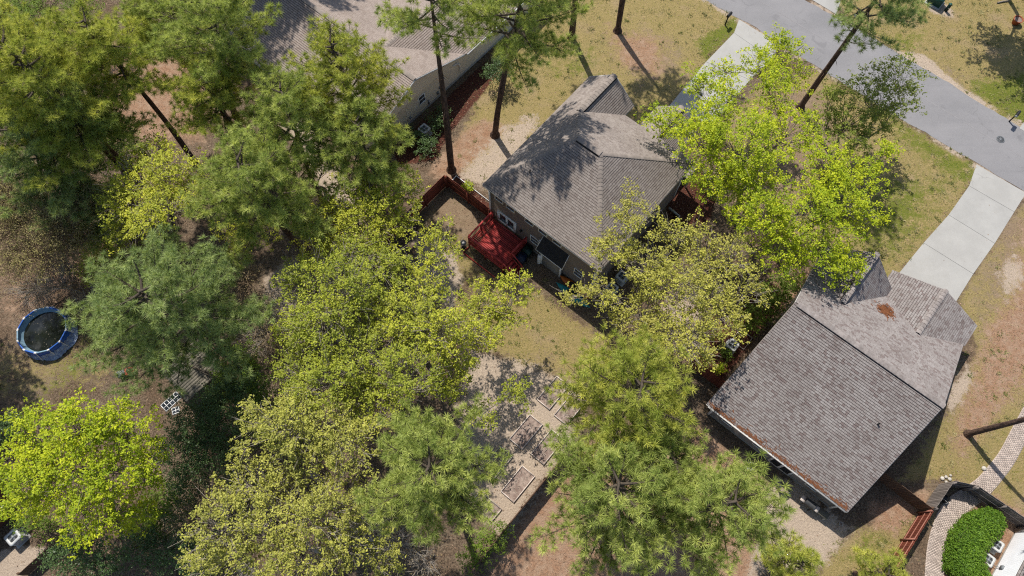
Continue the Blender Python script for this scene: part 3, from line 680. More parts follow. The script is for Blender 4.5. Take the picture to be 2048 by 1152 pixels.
# ------------------------------------------------------------------ right house (one storey, blended shingle)
RO = np.array([13.633, 10.382, 0])
def right_house():
    h = thing('house', 'single-storey house with blended grey brown shingle gable roof beside the paver path', 'house', tuple(RO), HA)
    z = 2.6; zr = 7.3
    A, B, F, L = (0,0,z), (11.2,0,z), (11.75,15.7,z), (.1,15.7,z); C, D = (.3,7.9,zr), (11.15,7.9,zr)
    w1a, w1b = (3.0,10.9,5.5), (3.0,16.0,5.5); w2a, w2b = (8.45,13.2,4.1), (8.45,17.6,4.1)
    faces = [[A,B,D,C], [C,D,F,L]]
    v1 = [[(.1,16,z),w1b,w1a,(.1,15.7,z)], [(5.9,16,z),w1b,w1a,(5.9,15.75,z)]]
    v2 = [[(5.0,17.6,z),w2b,w2a,(5.0,15.6,z)], [(11.9,17.6,z),w2b,w2a,(11.9,15.6,z)]]
    mb = MB()
    for i, f in enumerate(faces+v1+v2): shingle_face(mb, f, .22, .17, .02, 70+i, .032)
    d = MB(); deck_poly(d, faces+v1+v2); d.poly([(x, y, z-.14) for x, y in ((.72,0),(.72,15.7),(5.4,15.7),(5.4,17.2),(11.3,17.2),(11.1,15.7),(10.8,0))])
    roof = d.build('roof', MT['offwhite'], h); mb.build('shingles', MT['shingle_right'], roof, kind='stuff')
    for a, b in ((C,D),(w1a,w1b),(w2a,w2b)):
        c = MB(); a2 = np.array(a)+(np.array(b)-a)*.02; ridge_cap(c, a2, b, .2, .30, .11, .09); c.build('ridge_cap', MT['capr'], roof); vent_strip(roof, a2, b, .22)
    f = MB(); f.beam((A[0],A[1]-.02,z-.08), (B[0],B[1]-.02,z-.08), .05, .15)
    for a, b in ((C,L),(B,D),(D,F),(w1b,(.1,16,z)),(w1b,(5.9,16,z)),(w2b,(5,17.6,z)),(w2b,(11.9,17.6,z))):
        f.beam((a[0],a[1],a[2]-.09), (b[0],b[1],b[2]-.09), .05, .14)
    f.build('fascia', MT['offwhite'], roof)
    f = MB(); f.beam((0,0,z-.09), (.3,7.9,zr-.09), .05, .14); f.build('rake_board', MT['taupe'], roof)  # dark taupe here paints in the tree shade on this rake
    g = MB()
    g.beam((.2,-.08,z-.05), (11.1,-.08,z-.05), .075, .08); g.build('gutter', MT['offwhite'], roof)
    p = MB(); p.lathe([(.05,-.3),(.05,.3),(.035,.3),(.035,.05)], (9.0,5.0,5.6), 12); p.build('vent_pipe', MT['black'], roof)
    # straw lying in the gutter line and in the valley
    r2 = np.random.default_rng(8); mb = MB()
    for i in range(900):
        u = r2.random()*11.0; vv = abs(r2.normal(0, .10))*(1 if r2.random() < .9 else 3)+.01; 
        if r2.random() > .35+.65*math.sin(u*1.3)**2: continue
        a = r2.random()*6.28; l = .08+.1*r2.random(); zz = z+.6*vv+.045
        dx, dy = math.cos(a)*l, math.sin(a)*l*.6; mb.add([(u-dx,vv-dy,zz-dy*.6),(u+dx,vv+dy,zz+dy*.6+.01),(u+dx*.9+.02,vv+dy+.03,zz+dy*.6+.03),(u-dx+.02,vv-dy+.03,zz-dy*.6+.02)], [(0,1,2,3)])
    for i in range(420):
        t = r2.random(); u = 5.6+.5*t+r2.normal(0,.26); vv = 13.2+.9*t*r2.random()+r2.normal(0,.26); 
        zz = max(zr-.6026*(vv-7.9), 5.5-(u-3)*1.0 if u > 3 else 0)+.05
        a = r2.random()*6.28; l = .07+.08*r2.random(); dx, dy = math.cos(a)*l, math.sin(a)*l
        mb.add([(u-dx,vv-dy,zz+dy*.6),(u+dx,vv+dy,zz-dy*.6),(u+dx+.02,vv+dy+.03,zz-dy*.6+.02),(u-dx+.02,vv-dy+.03,zz+dy*.6+.02)], [(0,1,2,3)])
    mb.build('pine_straw', MT['mulchpatch'], roof, kind='stuff')
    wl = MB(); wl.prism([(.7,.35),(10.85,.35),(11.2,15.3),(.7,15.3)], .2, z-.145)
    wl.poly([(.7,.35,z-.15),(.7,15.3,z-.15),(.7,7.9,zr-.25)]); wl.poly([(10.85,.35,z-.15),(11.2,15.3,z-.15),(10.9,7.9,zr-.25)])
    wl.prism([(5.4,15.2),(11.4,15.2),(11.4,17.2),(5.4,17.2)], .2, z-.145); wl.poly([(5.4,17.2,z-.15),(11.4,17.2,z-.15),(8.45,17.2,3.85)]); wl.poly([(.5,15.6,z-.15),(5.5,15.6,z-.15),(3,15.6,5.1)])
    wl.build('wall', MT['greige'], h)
    fo = MB(); fo.prism([(.73,.38),(10.8,.38),(11.15,15.2),(.73,15.2)], -.1, .2); fo.build('foundation', MT['found'], h)
    for (x, y) in ((.7,.35),(10.85,.35)):
        t = MB(); t.box((x,y,1.3), (.14,.14,2.3)); t.build('corner_trim', MT['white'], h)
    for x in (2.0, 4.6, 8.9): window(h, x, 1.0, 2.1, .9, .35, MT['white'])
    d = MB(); d.box((6.6,.31,1.2), (1.7,.08,2.0)); dr = d.build('door', MT['white'], h)
    for a in (6.2, 7.0):
        p = MB(); p.box((a,.262,1.25), (.62,.02,1.6)); p.build('pane', MT['glass'], dr)
    g = MB(); g.box((8.45,17.23,1.15), (4.6,.06,2.1)); g.build('garage_door', MT['white'], h)
    window(h, 3.0, 1.0, 2.2, 1.4, 15.62, MT['white'], 1)
    window(h, 5.0, 1.0, 2.1, .9, .7, MT['white'], -1, 'v')
right_house()
# ------------------------------------------------------------------ neighbour house at the top (beige)
TO = G(808,155,4)*[1,1,0]
def top_house():
    h = thing('house', 'beige sided house with tan roof at the top edge, left of the taupe house', 'house', tuple(TO), HA)
    z = 2.8; C, D = (-24,-.1,5.05), (1.5,-.1,5.05)
    faces = [[(1.5,5.85,z),(-24,5.85,z),C,D], [(1.5,-6.0,z),(-24,-6.0,z),C,D]]
    wing = [[(1.6,5.9,z),(1.6,17,z),(-3,17,4.65),(-3,.95,4.65)], [(-7.6,5.9,z),(-7.6,17,z),(-3,17,4.65),(-3,.95,4.65)]]
    mb = MB()
    for i, f in enumerate(faces+wing): shingle_face(mb, f, .28, .18, .02, 100+i)
    d = MB(); deck_poly(d, faces+wing); d.poly([(x,y,z-.13) for x, y in ((1.18,-6),(1.18,5.6),(1.5,5.9),(1.5,17),(-7.6,17),(-7.6,5.8),(-23.6,5.8),(-23.6,-6))])
    roof = d.build('roof', MT['offwhite'], h); mb.build('shingles', MT['shingle_left'], roof, kind='stuff')
    c = MB(); ridge_cap(c, C, D, .2, .3, .11, .09); c.build('ridge_cap', MT['cap'], roof); c = MB(); ridge_cap(c, (-3,1,4.65), (-3,17,4.65)); c.build('ridge_cap', MT['cap'], roof); vent_strip(roof, (-24,-.1,5.05), (1.2,-.1,5.05), .22)
    f = MB()
    for a, b in ((D,(1.5,5.85,z)),(D,(1.5,-6,z))): f.beam((a[0]+.01,a[1],a[2]-.09), (b[0]+.01,b[1],b[2]-.09), .06, .17)
    f.build('rake_board', MT['white'], roof)
    g = MB(); g.beam((1.66,5.95,z-.05), (1.66,17,z-.05), .12, .1); g.build('gutter', MT['white'], roof)
    wl = MB(); wl.prism([(1.2,-5.7),(1.2,16.7),(-7.3,16.7),(-7.3,5.5),(-23.7,5.5),(-23.7,-5.7)], .35, z-.14)
    wl.poly([(1.2,-5.7,z-.14),(1.2,5.6,z-.14),(1.2,-.1,4.88)]); wl.build('wall', MT['beige'], h)
    fo = MB(); fo.prism([(1.17,-5.67),(1.17,16.67),(-7.27,16.67),(-7.27,5.47),(-23.67,5.47),(-23.67,-5.67)], -.1, .35); fo.build('foundation', MT['found'], h)
    window(h, .45, 1.25, 2.25, .8, 1.2, MT['white'], 1, 'v')
    p = MB(); p.tube([(1.25,4.4,2.3),(1.3,4.9,2.25),(1.3,5.2,1.9),(1.3,5.25,1.2),(1.3,5.25,.5)], .05, 8); p.build('conduit', MT['white'], h)
    for (v, zz, a, b) in ((3.0,1.0,.3,.4),(2.3,.8,.2,.3),(2.6,1.2,.15,.2),(1.1,.7,.1,.5),(-1.2,.9,.25,.15)):
        p = MB(); p.box((1.27,v,zz), (.12,a,b)); p.build('utility_box', MT['metalgrey'], h)
    p = MB(); p.lathe([(0,.05),(.22,.04),(.25,0)], (0,0,0), 16)
top_house()
# ------------------------------------------------------------------ house corners at the bottom edges
def corner_house_right():
    O = L2W(RO, 21.45, 2.0); h = thing('house', 'white sided house wall at the bottom right corner behind two condenser units', 'house', O, HA)
    w_ = MB(); w_.prism([(0,-8),(8,-8),(8,5.2),(0,5.2)], .2, 3.0); w_.build('wall', MT['whitesiding'], h)
    f = MB(); f.prism([(.03,-7.97),(7.97,-7.97),(7.97,5.17),(.03,5.17)], -.1, .2); f.build('foundation', MT['found'], h)
    r = [[(-.3,-8.4,3.0),(-.3,5.6,3.0),(4,5.6,5.2),(4,-8.4,5.2)], [(8.3,-8.4,3.0),(8.3,5.6,3.0),(4,5.6,5.2),(4,-8.4,5.2)]]
    d = MB(); deck_poly(d, r); d.poly([(0,5.2,3),(8,5.2,3),(4,5.2,5.0)]); ro = d.build('roof', MT['offwhite'], h); s = MB(); [shingle_face(s, q, .34, .15, .02, 130+i) for i, q in enumerate(r)]; s.build('shingles', MT['shingle_right'], ro, kind='stuff')
    t = MB(); t.box((0,5.2,1.6), (.14,.14,2.8)); t.build('corner_trim', MT['white'], h)
    p = MB(); p.box((-.05,2.2,.8), (.1,.25,.3)); p.tube([(-.05,2.2,.65),(-.12,2.2,.3),(-.7,2.3,.15)], .025, 6); p.build('disconnect_box', MT['metalgrey'], h)
corner_house_right()
def corner_house_left():
    O = (-35.3, 2.4, 0); h = thing('house', 'dark brick house corner at the bottom left edge beside a condenser unit', 'house', O, HA)
    w_ = MB(); w_.prism([(-8,-9),(0,-9),(0,1.5),(-8,1.5)], 0, 2.6); w_.build('wall', MT['brick'], h)
    r = [[(.35,-9.4,2.6),(.35,1.9,2.6),(-4,1.9,4.8),(-4,-9.4,4.8)], [(-8.4,-9.4,2.6),(-8.4,1.9,2.6),(-4,1.9,4.8),(-4,-9.4,4.8)]]
    d = MB(); deck_poly(d, r); d.poly([(0,1.5,2.6),(-8,1.5,2.6),(-4,1.5,4.6)]); ro = d.build('roof', MT['white'], h); s = MB(); [shingle_face(s, q, .34, .15, .02, 140+i) for i, q in enumerate(r)]; s.build('shingles', MT['shingle_dark'], ro, kind='stuff')
    g = MB(); g.beam((.4,-9.4,2.54), (.4,1.9,2.54), .12, .1); g.build('gutter', MT['white'], ro)
corner_house_left()
# ------------------------------------------------------------------ fences
def fence(label, a, b, m, h=1.8, side=1, rails=3, group=None, pw=.14, gap=.008, railmat=None, brace=False, name='fence', post_step=2.4):
    """a, b ground points; side: which flank carries the rails and posts"""
    a = np.array(a[:2], float); b = np.array(b[:2], float); L = np.linalg.norm(b-a); ang = math.atan2(b[1]-a[1], b[0]-a[0])
    o = thing(name, label, 'gate' if name == 'gate' else 'fence', (a[0], a[1], 0), ang, group)
    k = max(1, int(L/(pw+gap))); w_ = L/k
    hs = []
    for j in range(3):
        mb = MB(); hh = h*(1+(.012*(j-1))); mb.prism([(-w_/2+gap/2,-.011),(w_/2-gap/2,-.011),(w_/2-gap/2,.011),(-w_/2+gap/2,.011)], .03, hh)
        me = mb.mesh('picket'); me.materials.append(m); hs.append(me)
    for i in range(k): put('picket', hs[random.randrange(3)], o, loc=((i+.5)*w_, random.uniform(-.004,.004), 0))
    for r in range(rails):
        z = .25+(h-.45)*r/(rails-1); mb = MB(); mb.box((L/2, side*.035, z), (L, .045, .09)); mb.build('rail', railmat or m, o)
    n = max(1, round(L/post_step))
    for i in range(n+1):
        mb = MB(); mb.box((min(max(L*i/n, .06), L-.06), side*.1, h/2-.02), (.1,.1,h+.06)); mb.build('post', railmat or m, o)
    if brace:
        mb = MB(); mb.beam((.1, side*.07, .3), (L-.1, side*.07, h-.25), .03, .1); mb.build('brace', railmat or m, o)
    return o
M_ = lambda u, v: L2W(MO, u, v)
R_ = lambda u, v: L2W(RO, u, v)
fence('red brown board fence running from the deck corner to the pine trunk', M_(.35,.33), M_(-4.45,.36), MT['fence'], side=1, railmat=MT['fence'])
fence('long red brown board fence left of the deck yard, partly under yellow leaves', M_(-4.6,.3), M_(-4.62,-12), MT['fence'], side=1, railmat=MT['fence'])
fence('dark board fence along the raised garden beds, seen edge on', R_(-5.43,-8.6), R_(-5.44,-18.5), MT['fencebrown'], side=-1)
fence('short red brown fence between the big pine and the shingle house', R_(-2.6,2.45), R_(.3,2.5), MT['fence'], side=1)
fence('brown board fence running from the shingle house to the grey gate panel', R_(10.9,4.25), R_(15.8,4.2), MT['fencebrown'], side=1)
fence('red stained fence with three pale rails beside the paver path', R_(15.84,4.1), R_(15.7,-3.2), MT['fence'], side=-1, railmat=MT['fencerail'])
fence('weathered grey fence panel at the bend of the paver path', R_(15.86,4.35), R_(15.99,6.75), MT['fencegrey'], side=-1, rails=2)
fence('grey boarded garden gate across the paver path', R_(16.05,6.85), R_(17.3,7.5), MT['fencegrey'], side=-1, brace=True, name='gate')
fence('weathered grey fence with rails above the clipped hedge', R_(17.4,7.55), R_(23.5,7.75), MT['fencegrey'], side=-1, railmat=MT['fencegrey'])
fence('low dark board fence at the bottom left corner', G(58,1150), G(140,1075), MT['fencebrown'], 1.2)
# edging of the planting strip by the deck fence
def edging(label, pts, m, z=.12, t=.05):
    o = thing('garden_edging', label, 'edging', (*pts[0][:2], 0))
    for a, b in zip(pts[:-1], pts[1:]):
        mb = MB(); mb.beam((a[0]-pts[0][0], a[1]-pts[0][1], z/2), (b[0]-pts[0][0], b[1]-pts[0][1], z/2), t, z); mb.build('board', m, o)
edging('white edging board along the red mulch strip by the deck fence', [M_(-4.5,.45), M_(-4.6,1.55), M_(.2,1.5)], MT['white'])
edging('red stained border boards of the planting bed in front of the deck', [M_(.62,-2.75), M_(.62,-3.4), M_(4.0,-3.4)], MT['red'], .16)
edging('pale yellow timber square beside the shingle house wall', [R_(-1.1,6.2), R_(-1.1,7.4), R_(.0,7.4), R_(.0,6.2), R_(-1.1,6.2)], MT['bedwood'], .14)
edging('white pipe edging around the dark mulch beside the taupe house', [M_(10.9,10.6), M_(12.05,10.5), M_(12.1,7.6)], MT['offwhite'], .3, .05)
# ------------------------------------------------------------------ raised garden beds
def raised_bed(label, px, L=2.35, W_=1.15, ang=None, cross=False):
    c = G(*px); o = thing('raised_bed', label, 'garden bed', (c[0], c[1], 0), HA+math.pi/2 if ang is None else ang, 'raised beds in the sandy vegetable garden')
    for (x, y, l, w_) in ((0,W_/2,L,.055),(0,-W_/2,L,.055),(L/2-.027,0,.055,W_-.056),(-L/2+.027,0,.055,W_-.056)):
        mb = MB(); mb.box((x,y,.08), (l,w_,.16)); mb.build('board', MT['bedwood'], o)
    if cross: mb = MB(); mb.box((0,0,.13), (.04,W_-.06,.04)); mb.build('divider', MT['bedwood'], o)
    k = 12; xs = np.linspace(-L/2+.045, L/2-.045, k); ys = np.linspace(-W_/2+.025, W_/2-.025, 8); gx, gy = np.meshgrid(xs, ys)
    V = np.column_stack([gx.ravel(), gy.ravel(), .07+rng.normal(0, .012, gx.size)]); F = [(i*k+j, i*k+j+1, (i+1)*k+j+1, (i+1)*k+j) for i in range(7) for j in range(k-1)]
    mb = MB(); mb.add(V, F); mb.build('soil', MT['soil'], o, smooth=True)
    mb = MB()
    for i in range(26):
        a = rng.random()*6.28; x, y = rng.uniform(-L/2+.15, L/2-.15), rng.uniform(-W_/2+.12, W_/2-.12); l = rng.uniform(.1,.45)
        if abs(math.cos(a)*l)+abs(x) > L/2 or abs(math.sin(a)*l)+abs(y) > W_/2: continue
        mb.tube([(x,y,.1),(x+math.cos(a)*l*.5,y+math.sin(a)*l*.5,.13+.05*rng.random()),(x+math.cos(a)*l,y+math.sin(a)*l,.09)], .011, 4)
    mb.build('dry_stalks', MT['palebark'], o, kind='stuff')
raised_bed('raised bed nearest the lawn, topmost of the garden beds', (1106,786))
raised_bed('raised bed half hidden by pine needles, rightmost of the garden beds', (1140,817))
raised_bed('raised bed partly covered by yellow leaves, left of the middle bed', (1052,864))
raised_bed('raised bed with reddish soil beside the end of the dark fence', (1095,894))
raised_bed('raised bed at the edge of the pine crown, with its right end showing', (992,928))
raised_bed('raised bed in dappled shade along the middle of the dark fence', (1036,968))
raised_bed('raised bed with a divider board, lowest and lying crosswise', (972,1012), 2.0, 1.05, HA, True)
# ------------------------------------------------------------------ condenser units
def make_ac(name='condenser_unit'):
    o = thing(name, '', 'air conditioner')
    b = MB(); b.box((0,0,.03), (1.0,1.0,.06)); b.build('pad', MT['found'], o)
    b = MB(); 
    def rr(s, r=.12, k=4):
        P = []
        for cx, cy, a0 in ((s-r,s-r,0),(-s+r,s-r,90),(-s+r,-s+r,180),(s-r,-s+r,270)):
            for i in range(k+1): a = R(a0+90*i/k); P.append((cx+r*math.cos(a), cy+r*math.sin(a)))
        return P
    b.prism(rr(.40), .06, .76); b.build('cabinet', MT['metalgrey'], o)
    for i in range(9):
        pass
    lo = MB(); 
    for i in range(8): lo.prism(rr(.412), .12+i*.075, .15+i*.075)
    lo.build('louvres', MT['metal'], o)
    # top plate as a ring
    P = np.array(rr(.43)); k = len(P); th = np.arctan2(P[:, 1], P[:, 0]); Ci = np.column_stack([.33*np.cos(th), .33*np.sin(th)])
    t = MB(); V = np.vstack([np.column_stack([P, np.full(k,.76)]), np.column_stack([P, np.full(k,.80)]), np.column_stack([Ci, np.full(k,.82)]), np.column_stack([Ci, np.full(k,.70)])])
    t.add(V, [(r*k+i, r*k+(i+1) % k, (r+1)*k+(i+1) % k, (r+1)*k+i) for r in range(3) for i in range(k)]); top = t.build('top_cover', MT['metal'], o)
    f = MB(); f.lathe([(0,.765),(.33,.765)], k=20); f.build('fan_well', MT['black'], o)
    f = MB()
    for i in range(4):
        a = i*math.pi/2; c, s = math.cos(a), math.sin(a)
        V = [(.05,-.03,.775),(.29,-.1,.772),(.3,.08,.79),(.05,.04,.785)]; f.add([(x*c-y*s, x*s+y*c, z) for x, y, z in V], [(0,1,2,3)])
    f.build('fan', MT['metalgrey'], o)
    g = MB(); g.lathe([(0,.83),(.08,.83),(.09,.80)], k=14)
    for r_ in (.13,.18,.23,.28): g.tube([(r_*math.cos(a), r_*math.sin(a), .815) for a in np.linspace(0, 2*math.pi, 25)], .005, 4, cap=False)
    g.build('fan_guard', MT['metalgrey'], o)
    return o
ac0 = make_ac()
def place_ac(label, p, s=1.0, first=[True]):
    o = ac0 if first[0] else copy_tree(ac0); first[0] = False
    o.location = (p[0], p[1], 0); o.rotation_euler = (0, 0, HA); o.scale = (s, s, s); tag(o, label, 'air conditioner', 'condenser units beside the houses')
place_ac('condenser unit beside the beige gable wall under the pine', G(848,257,.8), 1.0)
place_ac('condenser unit beside the shingle house with a small shrub next to it', G(1466,689,.8), .95)
place_ac('condenser unit at the taupe house corner, nearer the kayaks', M_(11.7,1.62), .95)
place_ac('condenser unit at the taupe house corner, farther from the kayaks', M_(11.7,2.95), .95)
place_ac('upper of two condenser units between hedge and white wall', R_(20.6,5.35), .9)
place_ac('lower of two condenser units between hedge and white wall', R_(20.55,4.1), .9)
place_ac('condenser unit beside the dark brick wall at the bottom left', G(26,1074,.8), 1.05)
# ------------------------------------------------------------------ kayaks
def kayak(label, a, b, m, w_=.36, rz=None):
    a = np.array(a); b = np.array(b); L = np.linalg.norm(b-a)+.5; ang = math.atan2(b[1]-a[1], b[0]-a[0]); c = (a+b)/2
    o = thing('kayak', label, 'kayak', (c[0], c[1], 0), ang, 'kayaks lying along the taupe house wall')
    n, k = 25, 16; V = []
    for i in range(n):
        t = -1+2*i/(n-1); wd = w_*max(0.03, (1-abs(t)**2.3)); zc = .17+.14*abs(t)**3; hh = max(.02, .17*(1-abs(t)**4))
        for j in range(k):
            th = 2*math.pi*j/k; V.append((t*L/2, wd*math.cos(th), zc+hh*math.sin(th)*(.75 if math.sin(th) > 0 else 1)))
    F = [(i*k+j, i*k+(j+1) % k, (i+1)*k+(j+1) % k, (i+1)*k+j) for i in range(n-1) for j in range(k)]
    mb = MB(); mb.add(V, F); mb.build('hull', m, o, smooth=True)
    ck = MB(); th = np.linspace(0, 2*math.pi, 25); ck.tube([(.5*math.cos(t)-.1, .22*math.sin(t), .31) for t in th], .025, 6, cap=False); r_ = ck.build('cockpit_rim', MT['black'], o)
    ck = MB(); ck.lathe([(0,0),(1,0)], k=24); s_ = ck.build('cockpit', MT['black'], o, loc=(-.1,0,.303)); s_.scale = (.49,.21,1)
    for s in (-1, 1):
        hd = MB(); hd.tube([(s*L*.44,-.04,.33),(s*L*.455,0,.37),(s*L*.44,.04,.33)], .012, 5); hd.build('carry_handle', MT['black'], o)
kayak('orange kayak lying against the taupe wall', M_(8.05,.0), M_(10.75,.0), MT['orange'])
kayak('teal kayak lying beside the orange kayak', M_(8.25,-.66), M_(11.1,-.62), MT['teal'])
# ------------------------------------------------------------------ wheelie bins, tank, lantern, pots
def bin_(label, p, rz, m):
    o = thing('wheelie_bin', label, 'trash bin', (p[0], p[1], 0), rz, 'bins between the deck and the store room')
    b = MB(); V = []
    for z, s in ((.08,.23),(.95,.31)): V += [(-s,-s,z),(s,-s,z),(s,s*1.15,z),(-s,s*1.15,z)]
    b.add(V, [(0,3,2,1),(4,5,6,7),(0,1,5,4),(1,2,6,5),(2,3,7,6),(3,0,4,7)]); b.build('body', m, o)
    l = MB(); l.box((0,.02,.985), (.66,.70,.05)); l.box((0,.0,1.02), (.5,.5,.03)); l.box((0,.38,.98), (.5,.05,.05)); l.build('lid', m, o)
    for x in (-.26,.26):
        w_ = MB(); w_.tube([(x-.03,.3,.1),(x+.03,.3,.1)], .1, 14); w_.build('wheel', MT['black'], o)
bin_('dark blue wheelie bin beside the deck steps', M_(4.72,-1.0), HA, MT['dkblue'])
bin_('dark green wheelie bin between the deck and the house wall', M_(4.68,-.18), HA+.1, MT['dkgreen'])
def tank(label, p):
    o = thing('gas_cylinder', label, 'gas tank', (p[0], p[1], 0)); b = MB(); b.lathe([(0,0),(.14,0),(.16,.06),(.16,1.25),(.12,1.38),(.04,1.43),(0,1.43)], k=20); b.build('cylinder', MT['white'], o, smooth=True)
    c = MB(); c.lathe([(.07,1.43),(.09,1.45),(.09,1.55),(.07,1.55)], k=14); c.build('valve_collar', MT['white'], o)
tank('white upright gas cylinder at the store room corner', M_(5.82,-.12))
def brazier(label, p):
    o = thing('garden_lantern', label, 'lantern', (p[0], p[1], 0)); b = MB()
    b.lathe([(.20,0),(.20,.03),(.03,.05),(.03,.75),(.06,.78)], k=14); b.build('stand', MT['black'], o)
    b = MB(); b.lathe([(.05,.78),(.24,.86),(.26,.92),(.24,.92),(.2,.87),(0,.84)], k=18); b.build('bowl', MT['iron'], o)
    b = MB(); b.lathe([(0,.96),(.1,.93),(.12,.88)], k=12); b.build('glass', MT['offwhite'], o)
brazier('small black lantern on a stand at the corner of the deck bed', M_(.35,-3.0))
def pot(label, p, m, r=.3, h=.45):
    o = thing('plant_pot', label, 'plant pot', (p[0], p[1], 0)); b = MB(); b.lathe([(0,0),(r*.7,0),(r,h),(r*1.08,h),(r*1.08,h+.05),(r*.92,h+.05),(r*.9,h-.03)], k=20); b.build('pot', m, o)
    b = MB(); b.lathe([(0,h-.04),(r*.9,h-.03)], k=20); b.build('soil', MT['soil'], o)
pot('orange terracotta pot in the shade at the top right', G(2034,42,.3), MT['terra'], .42, .5)
pot('blue pot in the shade behind the shingle house', R_(7.75,-.75), MT['dkblue'], .36, .5)
# things behind the right house
def chair_(label, p, rz):
    o = thing('patio_chair', label, 'chair', (p[0], p[1], 0), rz); b = MB()
    for x in (-.25,.25):
        for y in (-.25,.25): l = MB(); l.tube([(x,y,0),(x,y,.44 if y < 0 else .9)], .02, 6); l.build('leg', MT['white'], o)
    b.box((0,0,.44), (.54,.54,.03)); b.build('seat', MT['offwhite'], o); b = MB(); b.box((0,.25,.7), (.54,.03,.4)); b.build('backrest', MT['offwhite'], o)
chair_('pale patio chair in the shade under the shingle eave', R_(5.1,-1.0), HA+.4)
def grill(label, p, rz):
    o = thing('barbecue_grill', label, 'grill', (p[0], p[1], 0), rz)
    b = MB(); b.box((0,0,.75), (.7,.5,.2)); b.build('firebox', MT['black'], o)
    b = MB(); b.tube([(-.35,0,.85),(.35,0,.85)], .25, 14); b.build('hood', MT['iron'], o)
    for s in (-1, 1): b = MB(); b.box((s*.52,0,.84), (.32,.42,.03)); b.build('side_shelf', MT['bedwood'], o)
    for x in (-.3,.3):
        for y in (-.2,.2): b = MB(); b.box((x,y,.33), (.04,.04,.66)); b.build('leg', MT['black'], o)
grill('dark barbecue grill under the far end of the shingle eave', R_(9.5,-.55), HA)
def table_(label, p, rz):
    o = thing('side_table', label, 'table', (p[0], p[1], 0), rz); b = MB(); b.box((0,0,.7), (1.3,.5,.04)); b.build('table_top', MT['greywood'], o)
    for x in (-.58,.58):
        for y in (-.2,.2): b = MB(); b.box((x,y,.34), (.05,.05,.68)); b.build('leg', MT['offwhite'], o)
table_('pale folding table at the corner of the shingle house', R_(10.3,-.45), HA)
pot('small pale pot on the shaded lawn behind the shingle house', R_(12.0,-.1), MT['stone'], .13, .15)
# ------------------------------------------------------------------ mailboxes, utility box
def mailbox(label, p, rz, m=MT['black']):
    o = thing('mailbox', label, 'mailbox', (p[0], p[1], 0), rz, 'mailboxes along the road')
    b = MB(); b.box((0,0,.55), (.1,.1,1.1)); b.build('post', MT['black'], o)
    b = MB(); b.box((.12,0,1.04), (.4,.09,.07)); b.build('arm', MT['black'], o)
    b = MB(); P = [(-.12,0),(.12,0)]+[(.12*math.cos(a), .16+.12*math.sin(a)) for a in np.linspace(0, math.pi, 9)]
    n = len(P); V = [(-.2,y,1.08+z) for y, z in P]+[(.42,y,1.08+z) for y, z in P]
    b.add(V, [(i, (i+1) % n, n+(i+1) % n, n+i) for i in range(n)]); b.add(V[:n], [list(range(n))]); b.add(V[n:], [list(range(n))]); b.build('box', m, o)
    b = MB(); b.box((.428,0,1.2), (.02,.2,.2)); b.build('door', MT['metal'], o)
    b = MB(); b.box((.2,.14,1.28), (.03,.015,.18)); b.build('flag', MT['red'], o)
RA = math.atan2(rd[1], rd[0])
mailbox('black mailbox beside the driveway of the taupe house', G(1450,50), RA+math.pi/2)
mailbox('black mailbox across the road at the right edge', G(2018,243), RA-math.pi/2)
mailbox('black mailbox across the road behind the leaning pine trunk', G(1703,45), RA-math.pi/2)
def utility(label, p, rz):
    o = thing('utility_box', label, 'utility box', (p[0], p[1], 0), rz); b = MB(); b.box((0,0,.05), (1.5,1.3,.1)); b.build('pad', MT['found'], o)
    b = MB(); b.box((0,.05,.5), (1.3,1.0,.8)); b.build('cabinet', MT['utilgreen'], o); b = MB(); b.box((0,0,.93), (1.36,1.12,.06)); b.build('lid', MT['utilgreen'], o)
utility('green transformer box on a pad across the road', G(1868,6), RA)
def pedestal(label, p):
    o = thing('cable_pedestal', label, 'utility box', (p[0], p[1], 0)); b = MB(); b.box((0,0,.4), (.22,.22,.8)); b.build('post', MT['dkgreen'], o); b = MB(); b.box((0,0,.83), (.26,.26,.08)); b.build('cap', MT['utilgreen'], o); b = MB(); b.box((0,-.115,.45), (.08,.01,.1)); b.build('tag_plate', MT['white'], o)
pedestal('small green cable pedestal next to the transformer box', G(1891,22))
def tarped(label, p):
    o = thing('covered_load', label, 'tarp', (p[0], p[1], 0), HA); n = 22; V = []
    r2 = np.random.default_rng(11)
    for i in range(n):
        for j in range(n):
            x, y = -1.6+3.2*i/(n-1), -1.2+2.4*j/(n-1); e = max(abs(x)/1.6, abs(y)/1.2); V.append((x*(1+.04*r2.normal()), y*(1+.04*r2.normal()), max(.04, .95*(1-e**6))+r2.normal(0,.05)))
    b = MB(); b.add(V, [(i*n+j, i*n+j+1, (i+1)*n+j+1, (i+1)*n+j) for i in range(n-1) for j in range(n-1)]); b.build('tarp', MT['tarpwhite'], o)
tarped('crumpled pale blue tarp over a load at the top right corner', G(2065,-14))
def log_(label, p, rz, l=1.2):
    o = tag(MB().tube([(-l/2,0,.08),(0,.05,.1),(l/2,0,.07)], [.06,.07,.05], 8).build('log', MT['greybark'], None, loc=(p[0],p[1],0), rz=rz), label, 'log')
log_('short cut log lying on shaded ground at the top right', G(2005,5), .2)
